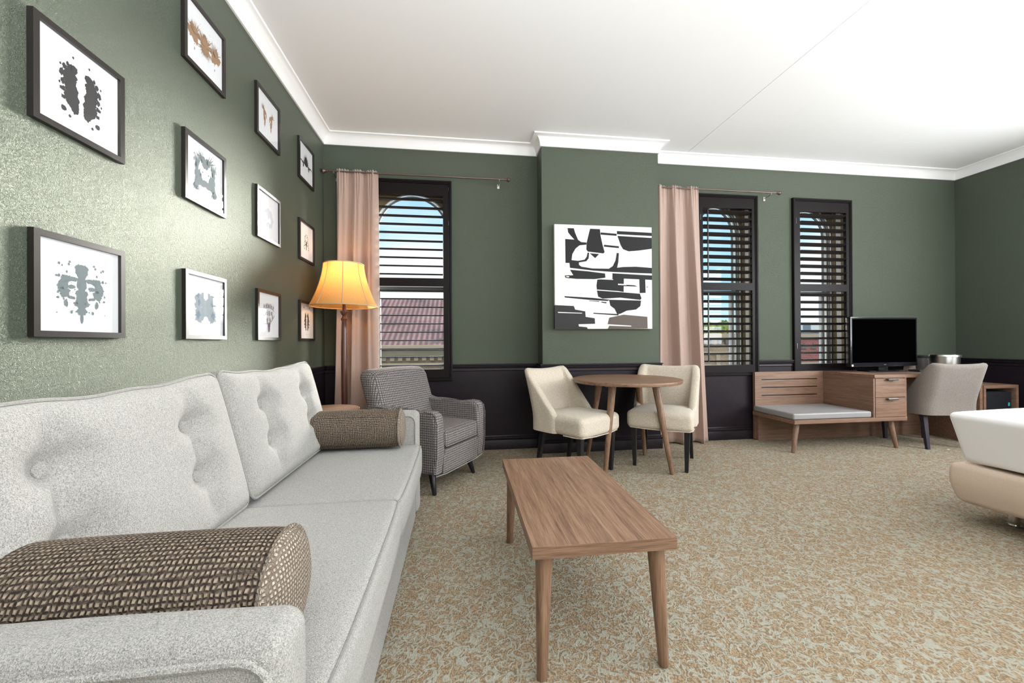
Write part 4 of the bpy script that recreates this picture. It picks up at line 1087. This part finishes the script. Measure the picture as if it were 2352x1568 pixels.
# ------------------------------------------------------------------ bed
def bed():
    ox, oy = 3.90, 1.15
    t = thing('bed', 'bed base with beige fabric valance on steel legs at the right edge', 'bed', (ox, oy, 0))
    X0, X1, Y0, Y1 = 2.875, 4.93, .33, 1.985
    L = lambda x, y, z: (x - ox, y - oy, z)
    def fv(p, u):
        q = p.copy(); k = (1 - u[2]) / 2                       # 0 at the top, 1 at the hem
        bul = math.sin(PI * min(1, k * 1.05)) * .012 - .020 * k ** 2
        if u[0] < -.5: q.x -= bul + .004 * math.sin(p.y * 11) * k
        if u[1] > .5: q.y += bul
        if u[1] < -.5: q.y -= bul
        q.z += .006 * math.sin(5 * p.y) * k
        return q
    obj('valance', MB().rbox(L((X0 + X1) / 2, (Y0 + Y1) / 2, .232), (X1 - X0, Y1 - Y0, .224), .030, 24, fv), 'skirt', t, 60)
    for px in (3.13, 4.75):
        for py in (.48, 1.86):
            m = MB().tube([L(px, py, .006), L(px, py, .14)], .022, 20); m.tube([L(px, py, 0), L(px, py, .008)], .034, 20); obj('leg', m, 'chrome', t)
    X0, X1, Y0, Y1 = 2.835, 4.90, .315, 1.985
    def fd(p, u):
        q = p.copy()
        low = (1 - u[2]) / 2
        q.x += .055 * low * (1 if u[0] < 0 else 0) * abs(u[0]) ** 4
        q.y -= .050 * low * u[1] ** 5
        if u[2] > 0: q.z += .10 * (1 - abs(u[0]) ** 2.2) ** .8 * (1 - abs(u[1]) ** 2.2) ** .8 * u[2] if abs(u[0]) < 1 and abs(u[1]) < 1 else 0
        q.x -= .012 * math.sin(4 * p.y + 1) * (1 if u[0] < -.95 else 0)
        q.z += .012 * math.sin(p.y * 3.1 + .6) * (1 if u[2] < -.9 else 0)
        return q
    m = MB().rbox((0, 0, .15), (X1 - X0, Y1 - Y0, .285), .035, 26, fd)
    d = obj('duvet', m, 'duvet', None, 60); d.location = ((X0 + X1) / 2, (Y0 + Y1) / 2, .345)
    tag(d, 'plump white duvet covering the bed at the right edge', 'duvet')
bed()
o = obj('paper_scrap', MB().prism([(-.012, -.006), (.010, -.008), (.014, .004), (-.006, .008)], 'z', .0005, .002), 'paper', None, None); o.location = (4.69, 3.244, 0)
tag(o, 'tiny white paper scrap on the carpet beside the desk chair leg', 'paper scrap')

# ------------------------------------------------------------------ outside the windows
def outside():
    struct('ground', MB().box((-60, 4.6, -5.1), (80, 120, -5)), 'street')
    g = 'buildings across the street'
    t = thing('building', 'long low brick building with weathered brown roof seen through the left window', 'building', (-3, 14, -5), 0, g)
    obj('wall', MB().box((-9, 0, 0), (7, 8, 5.75)), 'brickb', t)
    m = MB(); m.prism([(-.35, 5.98), (4.0, 8.02), (8.35, 5.98)], 'x', -9.3, 7.3); obj('roof', m, 'tile', t, 30)
    obj('gutter', MB().box((-9.3, -.42, 5.86), (7.3, -.25, 6.0), .02), 'stone', t)
    m = MB()
    for k in range(60): m.box((-8.9 + k * .266, -.12, 5.46), (-8.75 + k * .266, 0, 5.62), .02)
    m.box((-9, -.16, 5.62), (7, 0, 5.80)); m.box((-9, -.1, 5.32), (7, 0, 5.38)); obj('corbel_course', m, 'stone', t)
    for k in range(8):
        m = MB(); x = -8 + k * 1.9
        m.tube([(x - .9 + 1.8 * q / 12, -.04, 4.75 + .28 * math.sin(PI * q / 12)) for q in range(13)], .05, 6); m.box((x - 1.02, -.14, 4.72), (x - .86, 0, 5.24), .03); obj('stone_arch', m, 'stonedk', t)
        obj('window', MB().box((x - .45, -.03, 3.2), (x + .45, .02, 4.7)), 'bluegrey', t)
    obj('roof_vent', MB().box((2.55, .05, 6.15), (2.80, .3, 6.33), .03), 'white', t)
    t = thing('building', 'buff stone parapet building seen low through the middle window', 'building', (10.0, 14, -5), 0, g)
    obj('wall', MB().box((-2.4, 0, 0), (1.9, 6, 6.15)), 'brickb', t)
    m = MB(); m.box((-2.5, -.1, 6.15), (2.0, 6.1, 6.36)); m.box((-2.45, -.06, 5.6), (1.95, 0, 5.68)); obj('parapet_coping', m, 'stone', t)
    m = MB()
    for k in range(14): m.box((-2.3 + k * .3, -.1, 5.95), (-2.18 + k * .3, 0, 6.15), .01)
    obj('corbel_course', m, 'stonedk', t)
    for x in (-1.6, -.2, 1.2): obj('pilaster', MB().box((x - .08, -.08, 0), (x + .08, 0, 5.6)), 'stone', t)
    t = thing('building', 'red brick building with grey pilasters seen through the right window', 'building', (16.0, 14, -5), 0, g)
    obj('wall', MB().box((-3.6, 0, 0), (6, 6, 6.2)), 'brickr', t)
    m = MB(); m.box((-3.7, -.1, 6.2), (6.1, 6.1, 6.34)); m.box((-3.65, -.05, 5.15), (6, 0, 5.22)); obj('parapet_coping', m, 'stone', t)
    for k in range(6): obj('pilaster', MB().box((-3.1 + k * 1.4, -.07, 0), (-2.95 + k * 1.4, 0, 6.2)), 'stonedk', t)
    m = MB()
    for k in range(12): m.prism([(-3.45 + k * .42, 5.75), (-3.2 + k * .42, 5.75), (-3.325 + k * .42, 5.98)], 'y', -.03, 0)
    obj('brick_arch', m, 'stonedk', t)
    obj('rooftop_plant', MB().box((-3.2, 1, 6.34), (3, 3, 6.85), .03), 'bluegrey', t)
    m = MB()
    for k in range(5): m.box((-3.0 + k * .9, .95, 6.45), (-2.5 + k * .9, 1.0, 6.75))
    obj('plant_louver', m, 'sash', t)
    rnd = random.Random(5); labels = ['leafy green tree standing left behind the buff parapet', 'leafy green tree in the middle behind the buff parapet', 'leafy green tree standing right behind the buff parapet']
    for i, (x, y, r) in enumerate(((14.7, 25, 1.25), (17.45, 25.3, 1.25), (20.3, 25, 1.25))):
        t = thing('street_tree', labels[i], 'tree', (x, y, -5), 0, 'trees beyond the parapet')
        obj('trunk', MB().tube([(0, 0, 0), (.1, 0, 3), (0, 0, 5.5)], [.22, .17, .1], 8), 'bark', t)
        m = MB()
        for k in range(40):
            a = rnd.uniform(0, 2 * PI); rr = r * .66 * math.sqrt(rnd.random()); c = Vector((rr * math.cos(a), rr * math.sin(a), 6.15 + rnd.uniform(-1.2, 1.15) * (1 - rr / r * .45)))
            bmesh.ops.create_icosphere(m.bm, subdivisions=3, radius=rnd.uniform(.4, .7) * r * .62, matrix=Matrix.Translation(c))
        for v in m.bm.verts: v.co += Vector([rnd.uniform(-1, 1) * .07 for _ in range(3)])
        obj('foliage', m, 'leaf', t, None)
outside()
